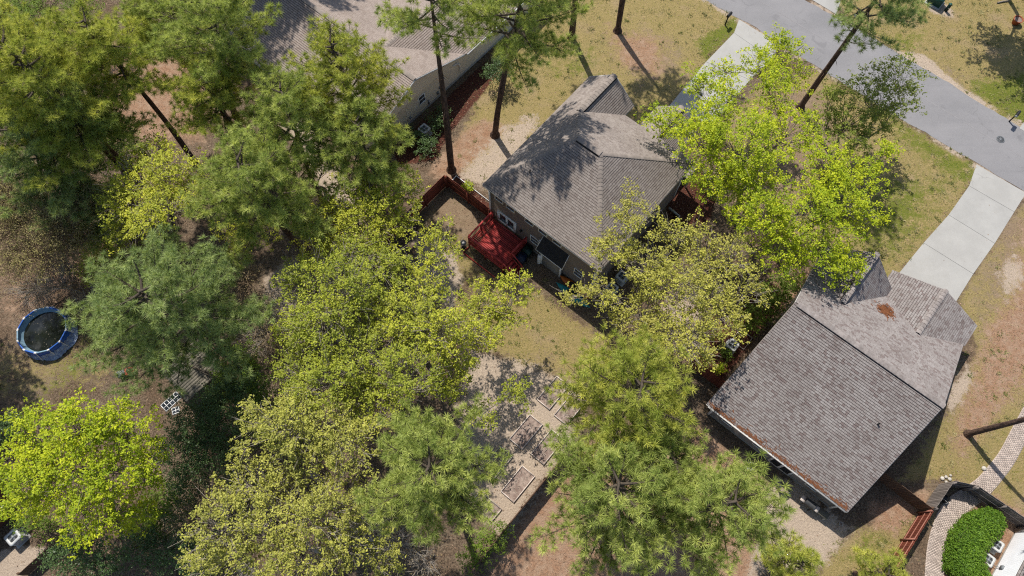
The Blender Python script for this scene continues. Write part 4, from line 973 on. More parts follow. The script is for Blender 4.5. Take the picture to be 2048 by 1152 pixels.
# small pale stones by the gate
for i, (dx, dy, s, lab) in enumerate(((0,0,.16,'largest pale stone, left end of the pile by the grey fence panel'),(.28,.1,.13,'pale stone in the middle of the pile by the grey fence panel'),(.5,-.05,.15,'pale stone on the near right of the pile by the grey fence panel'),(.2,-.25,.12,'pale stone lowest in the pile by the grey fence panel'),(.62,.2,.1,'smallest pale stone, right end of the pile by the grey fence panel'))):
    p = G(1884,957); b = MB(); b.lathe([(0,0),(s*.9,.02),(s,.07),(s*.6,.13),(0,.15)], k=7); o = b.build('stone', MT['stone'], None, loc=(p[0]+dx, p[1]+dy, 0), rz=i); tag(o, lab, 'stone', 'stones in the pile by the grey fence panel')
p = G(1967,937); b = MB(); b.lathe([(0,0),(.17,.02),(.18,.08),(.1,.15),(0,.16)], k=7); tag(b.build('stone', MT['stone'], None, loc=(p[0],p[1],0)), 'single pale stone on the grass left of the paver path', 'stone')
def bucket(label, p):
    o = thing('hose_reel', label, 'hose reel', (p[0], p[1], 0), HA); b = MB(); b.box((0,0,.28), (.5,.35,.5)); b.build('box', MT['black'], o); b = MB(); b.tube([(-.28,-.22,.1),(-.28,-.22,.58),(.28,-.22,.58),(.28,-.22,.1)], .03, 6); b.build('frame', MT['offwhite'], o)
bucket('black hose reel with pale frame behind the garden gate', R_(16.6,6.0))
# ------------------------------------------------------------------ pool
def pool():
    c = G(84,660,1.0); Rr = 1.82
    o = thing('swimming_pool', 'round blue frame pool with dark water on the leafy lawn', 'pool', (c[0], c[1], 0)); K = 12
    def ring(r, z): return [(r*math.cos(2*math.pi*i/48), r*math.sin(2*math.pi*i/48), z) for i in range(48)]
    def band(name, prof, m):
        b = MB(); b.lathe(prof, k=48); return b.build(name, m, o)
    band('outer_wall', [(Rr+.05,0),(Rr+.09,.5),(Rr+.03,1.0)], MT['blue'])
    band('inner_liner', [(Rr-.30,.5),(Rr-.08,.8),(Rr-.02,1.0)], MT['paleblue'])
    b = MB(); b.lathe([(0,.60),(Rr-.2,.60)], k=48); b.build('water', MT['water'], o)
    for i in range(K):
        a0, a1 = 2*math.pi*i/K, 2*math.pi*(i+1)/K; e = .03
        p0, p1 = (Rr*math.cos(a0+e), Rr*math.sin(a0+e), 1.02), (Rr*math.cos(a1-e), Rr*math.sin(a1-e), 1.02)
        b = MB(); b.tube([p0, p1], .06, 8); b.build('top_rail', MT['blue'] if i % 3 else MT['paleblue'], o)
        b = MB(); b.tube([((Rr)*math.cos(a0-.05), Rr*math.sin(a0-.05), 1.025), (Rr*math.cos(a0+.05), Rr*math.sin(a0+.05), 1.025)], .072, 8); b.tube([(Rr*math.cos(a0)*1.02, Rr*math.sin(a0)*1.02, 1.0), ((Rr+.28)*math.cos(a0), (Rr+.28)*math.sin(a0), .02)], .035, 6); b.build('joint_leg', MT['white'], o)
    r2 = np.random.default_rng(4)
    def skirt(name, a0, a1, r0, r1, n=60, m=9, z0=.5, amp=.09):
        V = []
        for i in range(n):
            a = a0+(a1-a0)*i/(n-1); env = math.sin(math.pi*i/(n-1))**.5
            for j in range(m):
                f = j/(m-1); r = r0+(r1-r0)*f*env*(1+.25*math.sin(7*a+3*f)); z = .02+z0*(1-f)**1.5*env+abs(amp*math.sin(19*a+5*f)*math.sin(11*f+4*a))*(1-.5*f)+r2.normal(0,.02)+.02
                V.append((r*math.cos(a), r*math.sin(a), max(.02, z)))
        b = MB(); b.add(V, [(i*m+j, i*m+j+1, (i+1)*m+j+1, (i+1)*m+j) for i in range(n-1) for j in range(m-1)]); b.build(name, MT['silver'], o)
    skirt('slumped_cover', R(-125), R(40), Rr+.09, Rr+.40, 90, 10, .6, .16); skirt('cover_fold', R(90), R(135), Rr+.08, Rr+.5, 40, 7, .6, .16)
    b = MB()
    for i in range(50):
        a, r = r2.random()*6.28, math.sqrt(r2.random())*1.6; s = .03+.03*r2.random(); t = r2.random()*6; x, y = r*math.cos(a), r*math.sin(a)
        b.add([(x+s*math.cos(t), y+s*math.sin(t), .605), (x-s*math.sin(t)*.5, y+s*math.cos(t)*.5, .606), (x-s*math.cos(t), y-s*math.sin(t), .605), (x+s*math.sin(t)*.5, y-s*math.cos(t)*.5, .606)], [(0,1,2,3)])
    b.build('floating_leaves', MT['greywood'], o, kind='stuff')
pool()
# ------------------------------------------------------------------ mower, shed, sashes
def mower():
    p = G(262,744); o = thing('lawn_mower', 'red push lawn mower parked left of the old shed', 'lawn mower', (p[0], p[1], 0), R(25))
    b = MB(); b.prism([(-.3,-.26),(.25,-.28),(.36,-.15),(.36,.15),(.25,.28),(-.3,.26)], .12, .30); b.build('deck', MT['mowred'], o)
    b = MB(); b.lathe([(.17,.3),(.17,.46),(.12,.52),(0,.53)], k=14); b.build('engine', MT['black'], o)
    b = MB(); b.box((.08,.12,.42), (.16,.12,.12)); b.build('fuel_tank', MT['mowred'], o)
    for x in (-.28,.3):
        for y in (-.3,.3): b = MB(); b.tube([(x,y-.03,.11),(x,y+.03,.11)], .11, 14); b.build('wheel', MT['black'], o)
    b = MB(); b.box((-.55,0,.32), (.5,.46,.3)); b.build('grass_bag', MT['metalgrey'], o)
    b = MB(); b.tube([(-.25,-.22,.3),(-.95,-.22,.92),(-1.05,-.1,.98),(-1.05,.1,.98),(-.95,.22,.92),(-.25,.22,.3)], .016, 6); b.build('handle', MT['iron'], o)
mower()
def shed():
    z = 2.2; c = [G(393,673,z), G(447,732,z), G(372,802,z), G(319,742,z)]; O = c[3]; ux = c[2]-c[3]; vy = c[0]-c[3]
    ang = math.atan2(ux[1], ux[0]); Lx = np.linalg.norm(ux); Ly = float(np.linalg.norm(vy))
    o = thing('shed', 'old grey plank roofed shed half under the big pine', 'shed', (O[0], O[1], 0), ang)
    w_ = MB(); w_.prism([(.15,.15),(Lx-.15,.15),(Lx-.15,Ly-.15),(.15,Ly-.15)], 0, 2.0); w_.build('wall', MT['greywood'], o)
    n = int(Lx/.21); pw = Lx/n; me = MB().box((0,0,0), (pw-.012, Ly, .03)).mesh('plank'); me.materials.append(MT['greywood'])
    for i in range(n): q = put('plank', me, o, loc=((i+.5)*pw, Ly/2+random.uniform(-.05,.05), 2.2+.004*(i % 3)-.012*i)); q.rotation_euler = (R(3), 0, random.uniform(-.008,.008))
    for y in (.3, Ly/2, Ly-.3): b = MB(); b.beam((0,y,2.14),(Lx,y,2.14-.012*n), .07, .06); b.build('rafter', MT['greywood'], o)
shed()
def sashes(label, px, rz, nx, ny, w_, h_, tilt):
    p = G(*px); o = thing('window_sash', label, 'old window', (p[0], p[1], .03), rz, 'old white window sashes lying by the shed'); o.rotation_euler = (tilt, 0, rz)
    f = MB()
    for i in range(nx+1): f.box((w_*i/nx-w_/2, 0, .02), (.045, h_, .035))
    for j in range(ny+1): f.box((0, h_*j/ny-h_/2, .021), (w_+.04, .045, .037))
    f.build('frame', MT['white'], o)
    for i in range(nx):
        for j in range(ny): b = MB(); b.box((w_*(i+.5)/nx-w_/2, h_*(j+.5)/ny-h_/2, .015), (w_/nx-.046, h_/ny-.046, .008)); b.build('pane', MT['glass'], o)
sashes('old white ten-pane window sash leaning by the shed', (343,803), R(48), 5, 2, 1.4, .62, R(6))
sashes('small white window sash lying below the ten-pane one', (352,821), R(20), 2, 2, .5, .45, R(3))
def platform(label, pts, z=.35):
    a, b, c = G(*pts[0], z), G(*pts[1], z), G(*pts[2], z); ux = b-a; vy = c-a; ang = math.atan2(ux[1], ux[0]); L = np.linalg.norm(ux); W_ = np.linalg.norm(vy)
    o = thing('wooden_platform', label, 'platform', (a[0], a[1], 0), ang); n = int(W_/.15)
    me = MB().box((0,0,0), (L, .135, .03)).mesh('plank'); me.materials.append(MT['greywood'])
    for i in range(n): put('plank', me, o, loc=(L/2, -(i+.5)*W_/n, z))
    for x in (.15, L-.15): q = MB(); q.box((x,-W_/2,z/2-.01), (.09, W_, z-.03)); q.build('joist', MT['greywood'], o)
platform('small grey plank platform under yellow leaves at the bottom edge', [(468,1138),(500,1112),(500,1170)])
# road-side clutter: a bent white pipe bollard by the beige house is its conduit; a manhole is above
# ------------------------------------------------------------------ vegetation
def unit(v): return v/(np.linalg.norm(v, axis=-1, keepdims=True)+1e-9)
def needles(mb, C, A, r, n=44, lmin=.22, lmax=.34, wd=.026):
    """tufts of long needles at C pointing along A"""
    m = len(C); D = unit(A[:, None]*r.uniform(.15, .95, (m, n, 1))+unit(r.normal(size=(m, n, 3)))*.85)
    Ln = r.uniform(lmin, lmax, (m, n, 1))*r.uniform(.85, 1.2, (m, 1, 1)); S = unit(np.cross(D, r.normal(size=(m, n, 3))))*wd/2
    tip = C[:, None]+D*Ln; tip[..., 2] -= .03*r.random((m, n))
    st = C[:, None]+D*.02
    mid = C[:, None]+D*Ln*.6
    V = np.stack([st-S*.55, tip, st+S*.55+(mid-st)*.25], 2).reshape(-1, 3)
    k = m*n; F = np.arange(k*3).reshape(-1, 3)
    t = np.clip(r.normal(.5, .33, (m, 1, 1))+r.normal(0, .15, (m, n, 1)), 0, 1)*np.ones((1, 1, 3))
    mb.add(V, F, t.reshape(-1))
    # pale bud at the centre of each tuft
    U = unit(A); s1 = unit(np.cross(U, [1., .2, .1]))*.018; s2 = np.cross(U, s1)
    bt = C+U*.11
    V = np.stack([C+s1, C+s2, C-s1, C-s2, bt], 1).reshape(-1, 3); i = np.arange(m)[:, None]*5
    mb.add(V, np.concatenate([i+np.array([[a, b, 4]]) for a, b in ((0, 1), (1, 2), (2, 3), (3, 0))]), 2.0)
def bez(a, b, c, n=6):
    t = np.linspace(0, 1, n)[:, None]; return (1-t)**2*a+2*t*(1-t)*b+t*t*c
def pine(label, base, crown, zc, rpx, m=PINE, seed=0, dens=1.0, hc=1.5, bend=.35, tr=.2, trunk_r=None, group='tall pines', big=1.0, lowlimbs=()):
    r = np.random.default_rng(1000+seed)
    c = G(*crown, zc) if crown is not None else G(*base)+[0, 0, zc]; Rm = rpx*depth(c)/FPX; b = G(*base) if base is not None else c*[1, 1, 0]; b = b*[1, 1, 0]
    o = thing('pine_tree', label, 'pine tree', (b[0], b[1], 0), 0, group); c = c-b
    top = c+[0, 0, Rm*.75*hc/1.5]; zb = max(c[2]-Rm*.8*hc/1.5, c[2]*.35)
    tr = trunk_r or .09+.0095*top[2]
    n = 14; t = np.linspace(0, 1, n)[:, None]; off = np.array([r.normal(0, bend), r.normal(0, bend), 0])
    path = top*t*np.array([1, 1, 1]); path[:, :2] = top[:2]*(t**1.3); path += np.sin(t*math.pi*1.0)*off+np.sin(t*math.pi*2.3)*off[[1, 0, 2]]*.4*t
    path[1] = path[0]+(path[1]-path[0])*.35; rad = tr*(1-t[:, 0])**.75*np.where(t[:, 0] < .02, 1.55, 1)+.02+r.normal(0, .012, n)*(t[:, 0] < .8)
    def tp(z): return np.array([np.interp(z, path[:, 2], path[:, k]) for k in range(3)])
    tb = MB(); tb.tube(path, rad, 10)
    for k in range(7):          # dead stubs on the bare trunk
        zz = zb*r.uniform(.45, 1.0); p0 = tp(zz); a = r.random()*6.28; l = r.uniform(.3, 1.1); e = p0+[math.cos(a)*l, math.sin(a)*l, r.uniform(-.1, .25)*l]
        tb.tube([p0, (p0+e)/2+r.normal(0, .04, 3), e], [.03, .02, .01], 5, cap=False)
    tb.build('trunk', MT['chainbark'], o, smooth=True)
    lb = MB(); C, A = [], []
    nl = int((14+6.2*Rm)*dens)
    for i in range(nl):
        f = (i+.5)/nl; z = zb+(top[2]-zb)*f; a = i*2.39996+r.normal(0, .25); L = Rm*(1.02-.72*f**1.7)*r.uniform(.7, 1.12); p0 = tp(z)
        el = R(-4)+R(55)*f; d = np.array([math.cos(a), math.sin(a), 0]); p2 = p0+d*L*math.cos(el*.6)+[0, 0, L*(.08+.42*f)*r.uniform(.6, 1.3)]
        p1 = p0+d*L*.5+[r.normal(0, .15*L*.4), r.normal(0, .15*L*.4), L*(-.05+.1*r.random())]
        q = bez(p0, p1, p2, 7); lb.tube(q, np.linspace(.035+.012*Rm, .014, 7), 5, cap=False)
        nb = int(6+2.4*L)
        for s in np.linspace(.28, 1, nb):
            pb = np.array([np.interp(s, np.linspace(0, 1, 7), q[:, k]) for k in range(3)])
            tg = unit(q[min(6, int(s*6)+1)]-q[max(0, int(s*6)-1)]) if s < 1 else unit(q[6]-q[5])
            for sg in ((-1, 1) if s < .97 else (0,)):
                if r.random() < .12: continue
                ba = sg*r.uniform(.5, 1.15); ca, sa = math.cos(ba), math.sin(ba)
                dd = unit(np.array([tg[0]*ca-tg[1]*sa, tg[0]*sa+tg[1]*ca, tg[2]*.5+r.uniform(.05, .5)])); l = (.22*L*(1.15-s*.7)+.3)*r.uniform(.6, 1.2)
                pe = pb+dd*l; pm = pb+dd*l*.55+[0, 0, -.03]
                lb.tube([pb, pm, pe], [.016, .012, .008], 3, cap=False)
                up = unit(dd*.7+[0, 0, .75]); C.append(pe); A.append(up)
                if l > .42: C.append(pb+dd*l*.62+r.normal(0, .09, 3)); A.append(unit(up+r.normal(0, .35, 3)))
                if l > .75: C.append(pb+dd*l*.36+r.normal(0, .11, 3)); A.append(unit(up+r.normal(0, .4, 3)))
    for (dx, dy, zz, L2) in lowlimbs:
        p0 = tp(zz); p2 = p0+np.array([dx, dy, .3]); q = bez(p0, (p0+p2)/2+[0, 0, -.3], p2, 6); lb.tube(q, np.linspace(.05, .015, 6), 5, cap=False)
        for k in range(int(L2)):
            e = p2+r.normal(0, .55, 3)*[1, 1, .5]; lb.tube([q[r.integers(3, 6)], (p2+e)/2, e], [.015, .012, .008], 4, cap=False); C.append(e); A.append(unit(np.array([r.normal(0, .4), r.normal(0, .4), .8])))
    lb.build('branches', MT['darkbark'], o)
    C = np.array(C); A = np.array(A); keep = []; cell = {}
    for i in r.permutation(len(C)):
        k = tuple((C[i]/.4).astype(int)); ok = True
        for dx in (-1, 0, 1):
            for dy in (-1, 0, 1):
                for dz in (-1, 0, 1):
                    for j in cell.get((k[0]+dx, k[1]+dy, k[2]+dz), ()):
                        if np.sum((C[i]-C[j])**2) < .25**2: ok = False
        if ok: cell.setdefault(k, []).append(i); keep.append(i)
    C = C[keep]; A = A[keep]
    nb_ = MB(); needles(nb_, C, A, r, 56, .28*big, .45*big, .054*big); nb_.build('crown', m, o)
    return len(C)
def leaves(mb, C, r, per, sig, size, flat=.6, sub=5, subsig=.10, tsd=.3):
    """leaf diamonds gathered in small sprays round every clump centre"""
    m = len(C); S = C[:, None]+r.normal(0, 1, (m, sub, 3))*sig*np.array([1, 1, flat]); S = S.reshape(-1, 1, 3); k = max(1, per//sub)
    P = (S+r.normal(0, 1, (len(S), k, 3))*subsig*np.array([1, 1, .7])).reshape(-1, 3); n = len(P)
    nv = unit(r.normal(0, .55, (n, 3))+[0, 0, 1.0]); a = unit(np.cross(nv, r.normal(size=(n, 3)))); b = np.cross(nv, a)
    s = size*r.uniform(.65, 1.25, (n, 1)); V = np.stack([P-a*s*.55, P+b*s*.36-a*s*.05, P+a*s*.6, P-b*s*.36-a*s*.05], 1).reshape(-1, 3)
    tc = np.repeat(r.normal(.5, tsd, len(S)), k)+r.normal(0, .15, n)
    mb.add(V, np.arange(n*4).reshape(-1, 4), np.repeat(np.clip(tc, 0, 1), 4))
def broad(name, label, base, lobes, m, bark='greybark', seed=0, dens=1.0, per=50, size=.13, cat='tree', group=None, twig=1.0, sig=.27, flatz=.75, tr=None, low=-.25, multi=1):
    r = np.random.default_rng(3000+seed); b = G(*base)*[1, 1, 0]
    o = thing(name, label, cat, (b[0], b[1], 0), 0, group)
    LB = []
    for (x, y, z, rp) in lobes:
        zz = z+(r.uniform(-.9, .9) if z > 5 else 0); p = G(x, y, zz); LB.append((p-b, rp*1.1*depth(p)/FPX))
    zm = np.mean([p[2] for p, _ in LB]); tr = tr or .06+.016*zm; cen = np.mean([p for p, _ in LB], 0)
    tb = MB(); fk = np.array([cen[0]*.15, cen[1]*.15, zm*.38])
    if zm > 2.5:
        tb.tube(bez(np.zeros(3), fk*[.2, .2, .5], fk, 6), np.linspace(tr*1.25, tr*.9, 6), 9); tb.build('trunk', MT[bark], o, smooth=True)
    else: fk = np.array([0, 0, .1])
    br = MB(); C = []
    order = np.argsort([np.linalg.norm(p[:2]-fk[:2]) for p, _ in LB]); ends = [(fk, tr*.9)]
    for idx in order:
        p, rr = LB[idx]; tgt = p-[0, 0, rr*.35]
        # spring from the nearest limb already grown
        e, er = min(ends, key=lambda q: np.linalg.norm(q[0]-tgt)+.6*max(0, q[0][2]-tgt[2]+.5)+(0 if q[0] is fk else .8))
        mid = (e+tgt)/2+[*(r.normal(0, .12, 2)*np.linalg.norm(tgt-e)), .12*np.linalg.norm(tgt-e)]
        q = bez(e, mid, tgt, 7); r0 = er*.75; r1 = max(.025, r0*.5); br.tube(q, np.linspace(r0, r1, 7), 6, cap=False)
        ends += [(q[4], (r0+r1)/2), (tgt, r1)]
        n = max(6, int(14.0*rr*rr*dens*multi)); d = unit(r.normal(size=(n*3, 3))); d = d[d[:, 2] > low][:n]
        cc = p+d*rr*(r.uniform(.25, 1, (len(d), 1))**.55)*np.array([1, 1, flatz])*(1+.18*r.normal(size=(len(d), 1)))
        cc[:, 2] = np.maximum(cc[:, 2], .12)
        C.append(cc)
        for c in cc[:: max(1, int(1/twig))]:
            s = q[r.integers(3, 7)]; mm = (s+c)/2+r.normal(0, .12, 3)*np.linalg.norm(c-s)+[0, 0, -.05]
            br.tube(bez(s, mm, c, 4), np.linspace(max(.018, r1*.6), .010, 4), 3, cap=False)
            if twig > 1:
                for _ in range(int(twig)):
                    e2 = c+r.normal(0, .4, 3)+[0, 0, .12]; k0 = c*.6+s*.4; br.tube([k0, (k0+e2)/2+r.normal(0, .08, 3), e2], [.016, .012, .008], 3, cap=False)
    br.build('branches', MT[bark], o)
    lf = MB(); leaves(lf, np.vstack(C), r, per, sig, size); lf.build('crown', m, o)
PN = [
 ('large pine with golden green needles at the left edge near the top', None, (85,165), 15, 150, PINEY),
 ('pine with yellowish needles near the top left, right of the largest one', None, (215,105), 14, 105, PINEY),
 ('bluish green pine at the left edge above the brown brush', None, (75,305), 11, 105, PINEB),
 ('dense green pine at the top edge left of the beige house', (500,290), (470,60), 15, 125, PINE),
 ('pine at the top edge between the golden pines and the dense green pine', None, (325,35), 12, 95, PINE),
 ('small rounded pine with yellowish needles below the dense green pine', None, (430,195), 12, 82, PINEY),
 ('bright pine overlapping the tan roof of the beige house', (730,345), (688,150), 13, 112, PINEY),
 ('mid green pine left of the bright pine, its trunk rising from the sandy strip', (672,435), (590,225), 13, 100, PINE),
 ('tall dark green pine right of the small yellow tree', (612,505), (515,375), 12.5, 128, PINE),
 ('green pine against the beige gable wall beside the condenser unit', (750,445), (724,292), 11, 98, PINE),
 ('big bluish pine standing over the old grey shed', (505,725), (345,628), 12.6, 168, PINEB),
 ('green pine left of the raised beds, beside the dark fence', None, (868,945), 14, 132, PINE),
 ('bright green pine below the taupe house lawn, above the other two by the fence', None, (1268,788), 14, 135, PINEY),
 ('green pine right of the dark fence at the bottom edge', None, (1225,980), 13, 150, PINE),
 ('lower green pine between the fence pine and the shaded one', None, (1335,925), 11, 95, PINE),
 ('green pine overhanging the shade beside the shingle house', None, (1445,1005), 13, 130, PINE),
 ('green pine among the golden ones, above the bluish pine at the left edge', None, (165,240), 12.5, 92, PINE),
 ('golden pine in the top left corner, cut by the frame', None, (15,75), 14, 92, PINEY),
 ('bluish pine sapling between the brown brush and the yellow tree', None, (185,430), 7, 72, PINEB),
]
for i, (lab, base, cr, zc, rp, m) in enumerate(PN): pine(lab, base, cr, zc, rp*1.09, m, i, .93, lowlimbs=((-2.4,-1.0,8,26),(-1.6,-2.0,8,22),(-3.4,-.4,8.5,24),(-2.6,-2.4,8.6,20)) if 'grey shed' in lab else ())
pine('tall bare trunked pine at the sandy strip, straight and left of the taupe roof', (990,270), (1060,8), 15.8, 140, PINE, 40, .78, bend=.1, hc=1.7)
pine('tall pine with a bent trunk at the corner of the red brown fence', (903,340), (862,-5), 17.8, 100, PINE, 41, .58, bend=.3, hc=1.6)
pine('pine beyond the top edge left, shading the tan roof of the beige house', (585,-62), None, 15, 160, PINE, 51, .9, bend=.1)
pine('pine beyond the top edge, shading the far end of the tan roof', (500,-25), None, 15, 150, PINE, 52, .9, bend=.1)
pine('pine trunk on the front lawn at the top edge, left of the other', (1143,75), (1150,-260), 17, 130, PINE, 42, .8, bend=.1)
pine('pine trunk on the front lawn at the top edge, right of the other', (1235,62), (1300,-330), 17, 100, PINE, 43, .8, bend=.1)
pine('leaning pine in front of the road with a dark sparse crown', (1600,215), (1775,-35), 15, 105, PINEB, 44, .62, bend=.1, hc=1.9, lowlimbs=((-.5,-.9,9.5,14),(.9,-.6,9.0,16),(2.0,-1.6,10.5,9),(-1.0,.2,10.5,6),(2.6,.6,11.5,12)))
pine('leaning pine trunk beside the paver path, its crown beyond the right edge', (1935,868), (2460,720), 17, 100, PINE, 45, .8, bend=.1, trunk_r=.2)
pine('pine beyond the left edge that shades the pool yard', (-45,640), None, 11, 120, PINE, 53, .85, bend=.1)
pine('pine beyond the left edge, nearer the lime tree, shading the yard', (-70,760), None, 11, 110, PINE, 54, .85, bend=.1)
pine('young pine with bright tufts at the bottom edge below the shingle house', None, (1585,1130), 4.5, 62, PINEY, 46, .8, group='young pines')
pine('young thin pine at the bottom edge left of the red stained fence', None, (1765,1150), 3.6, 55, PINEY, 47, .6, group='young pines')
pine('pine at the right edge with tufts hanging over the white wall', (2100,1088), (2072,1092), 6, 52, PINE, 48, .7)
BR = [
 ('yellow green tree at the fence left of the deck yard', (770,520), [(740,395,9,60),(690,440,9,55),(790,440,8,48),(640,430,9,42),(800,378,8,42),(650,475,8,42),(750,470,8,45)], YEL),
 ('yellow green tree left of the bare sandy patch', (690,700), [(620,560,9,58),(700,580,10,66),(640,650,10,66),(770,530,9,48),(590,665,9,48),(700,505,9,40),(745,620,9,50)], YEL2),
 ('wide yellow green tree reaching towards the deck steps', (850,720), [(810,640,10,72),(880,650,10,66),(850,565,8,48),(905,705,8,50),(960,605,7,42),(1030,580,6.5,36),(960,670,6,38),(880,490,7,40),(1010,645,6,34)], YEL),
 ('yellow green tree in the middle, left of the raised beds', (740,850), [(730,715,10,72),(820,755,10,62),(660,760,10,66),(600,750,9,52),(745,805,9,56),(890,760,7,40),(1030,790,4.5,30),(960,830,5,30)], YEL2),
 ('yellow green tree between the evergreen shrub and the garden pine', (640,960), [(590,850,10,66),(525,845,9,48),(650,855,10,62),(700,890,10,56),(600,930,9,60)], YEL3),
 ('sparse olive tree with pale bare twigs at the bottom edge', (640,1100), [(520,960,9,64),(440,1050,9,66),(550,1040,9,70),(640,1030,9,64),(470,1120,8,56),(590,1130,8,64),(700,1090,7,56),(760,1120,6,46),(690,990,8,50),(400,1120,7,40)], YEL3),
 ('small yellow tree between the pines at the left', (330,500), [(280,360,11,56),(340,350,11,56),(330,420,10.5,52),(250,400,10,46),(312,300,11,36),(240,465,8,36),(380,390,10,38),(290,440,9.5,40)], YEL),
 ('big lime green tree at the bottom left', (200,950), [(80,880,9,66),(160,850,10,66),(250,860,9,58),(60,950,9,58),(150,935,10,72),(240,945,9,60),(300,930,7,46),(45,1010,6,36),(180,1030,7,56),(260,1015,6,48),(100,990,8,46)], LIME),
 ('lime green tree in front of the taupe house driveway', (1465,440), [(1480,290,10,76),(1400,280,9,55),(1345,255,8,40),(1308,240,8,24),(1440,205,10,52),(1390,165,9,28),(1520,130,9,38),(1560,100,9,34),(1545,180,9,42),(1595,160,8,28),(1500,350,9,58),(1430,355,9,52),(1570,265,9,56),(1445,140,9,22),(1590,100,9,24)], LIME),
 ('lime green tree beside the right lawn, over the shingle house corner', (1555,520), [(1600,420,9,66),(1680,400,9,62),(1650,335,9,50),(1722,430,8,42),(1560,500,8,54),(1640,500,7,56),(1690,535,6.5,40),(1768,305,8,26),(1735,350,8,36),(1520,425,9,46),(1480,430,8,38)], LIME),
 ('dark leafed green tree leaning over the road', (1650,345), [(1700,240,7,62),(1740,190,7,60),(1795,150,7,44),(1808,205,6.5,38),(1650,250,6,44),(1720,285,6,40),(1775,245,6,36),(1660,200,6,34)], OLIV2),
 ('olive yellow tree with pale twigs between the taupe and shingle houses', (1290,690), [(1262,428,9,42),(1222,500,8,44),(1285,520,9,48),(1350,465,8,34),(1350,570,8,66),(1420,590,8,54),(1280,620,7,54),(1205,588,6.5,36),(1150,590,6,24),(1450,640,7,50),(1390,680,7,54),(1330,660,7,50),(1500,580,7,30),(1460,515,8,44),(1400,495,8,44)], OLIVE),
]
for i, (lab, base, lobes, m) in enumerate(BR):
    sparse = 'sparse' in lab or m is OLIVE
    broad('broadleaf_tree', lab, base, lobes, m, 'palebark' if (sparse or m in (YEL, YEL2, YEL3)) else 'greybark', i, (.95 if sparse else (.55 if m is OLIV2 else (1.05 if m is LIME else .95))), 45 if sparse else 52, (.128 if m is not OLIV2 else .13), twig=2.0 if (sparse or m in (YEL, YEL2, YEL3)) else 1.0, group='broadleaf trees in spring leaf')
SH = [
 ('dark evergreen shrub right of the lime tree, below the old shed', (430,890), [(400,850,5,52),(450,820,5,52),(440,900,4,50),(360,900,4,42),(480,765,5,38),(385,955,3.5,42),(470,950,3,35)], DARK, 1.5),
 ('dark evergreen shrub at the bottom left edge of the frame', (170,1120), [(150,1110,3,46),(215,1120,3,38),(270,1090,3,30)], DARK, 1.5),
 ('round dark shrub at the left edge', (12,868), [(12,855,1.3,26)], DARK, 2.5),
 ('leafy dark shrub behind the straight pine trunk', (1000,165), [(1003,140,1.8,22),(985,150,1.5,14)], DARK, 2.0),
 ('low dark shrub left of the condenser unit at the beige wall', (822,285), [(825,275,.6,18),(858,292,.6,20)], DARK, 2.0),
 ('low dark shrub below the condenser unit at the beige wall', (880,255), [(876,245,.6,18),(885,222,.6,12)], DARK, 2.0),
 ('small bright shrub left of the shingle house condenser', (1455,715), [(1453,711,.5,11)], GREEN, 3),
 ('small bright shrub by the short red brown fence', (1440,745), [(1440,743,.4,9)], LIME, 3),
 ('small bright plant in the red mulch by the deck fence', (935,376), [(935,375,.25,6)], LIME, 4),
 ('dark olive shrub at the north corner of the shingle house', (1560,600), [(1555,590,2.2,34),(1535,620,1.8,26),(1580,560,2,22),(1500,640,1.5,24)], GREEN, 1.6),
 ('green shrub under the lime tree beside the red mulch', (1430,400), [(1425,385,1.5,22),(1410,360,1.2,14)], GREEN, 1.6),
 ('green shrub at the bottom left beside the condenser unit', (70,1045), [(60,1035,2,26),(95,1050,1.6,22)], GREEN, 1.5),
 ('green understorey shrub below the lime tree near the evergreen', (330,1040), [(320,1020,2.5,42),(350,1000,2.5,36),(300,1060,2,34)], GREEN, 1.2),
 ('green understorey shrub left of the old shed top', (300,700), [(455,760,3,34),(480,800,2.5,30)], GREEN, 1.2),
 ('green shrub at the lower end of the dark fence', (985,1095), [(980,1085,1.3,26),(1005,1065,1.2,16),(950,1110,1.5,26)], GREEN, 1.4),
 ('small evergreen under the garden pine', (790,1020), [(780,1010,2,28)], GREEN, 1.6),
 ('yellow green sapling left of the bluish sapling pine', (225,500), [(215,490,4,40),(250,520,3.5,36),(190,540,3,30)], YEL, 1.0),
 ('green holly between the shed pine and the middle yellow tree', (500,770), [(505,760,4.5,40),(520,810,4,38),(490,720,4,34),(530,860,3.5,36)], GREEN, 1.1),
 ('dark holly under the olive tree at the bottom left', (400,1090), [(380,1050,3,44),(330,1100,2.5,42),(400,1120,2.5,40)], DARK, 1.3),
 ('green saplings under the golden pines at the left edge', (20,250), [(20,230,5,46),(150,300,5,44),(250,290,5,40),(60,60,6,50)], GREEN, 1.0),
 ('yellow green saplings between the pines beside the sandy strip', (650,380), [(640,340,4,34),(560,450,5,40),(640,520,5,40),(470,470,5,40)], YEL, .8),
 ('green thicket in the top left corner', (60,20), [(40,10,5,50),(100,5,5,45),(10,60,4,40),(170,20,5,40)], GREEN, 1.0),
]
for i, (lab, base, lobes, m, dn) in enumerate(SH): broad('shrub', lab, base, lobes, m, 'darkbark', 60+i, dn, 60, .1, 'shrub', 'shrubs and thickets', .5, .2 if dn > 2.2 else .3)
TW = [
 ('tangle of brown bare brush at the left edge', (80,500), [(50,400,3.5,60),(120,420,3.5,50),(50,470,3,60),(130,500,2.5,50),(30,540,2,50),(165,390,3,35)], BROWN),
 ('bare grey brush right of the shed pine trunk', (560,680), [(600,590,3.5,42),(540,660,3,46),(500,690,2.5,36),(620,630,3,30)], BROWN),
 ('bare brush between the yellow tree and the shed pine', (180,560), [(170,560,2,40),(215,510,2.5,34)], BROWN),
 ('bare twiggy brush beside the garden pine at the bottom', (740,1080), [(740,1040,3.5,44),(800,1090,2.5,40),(850,1120,2,34)], BROWN),
]
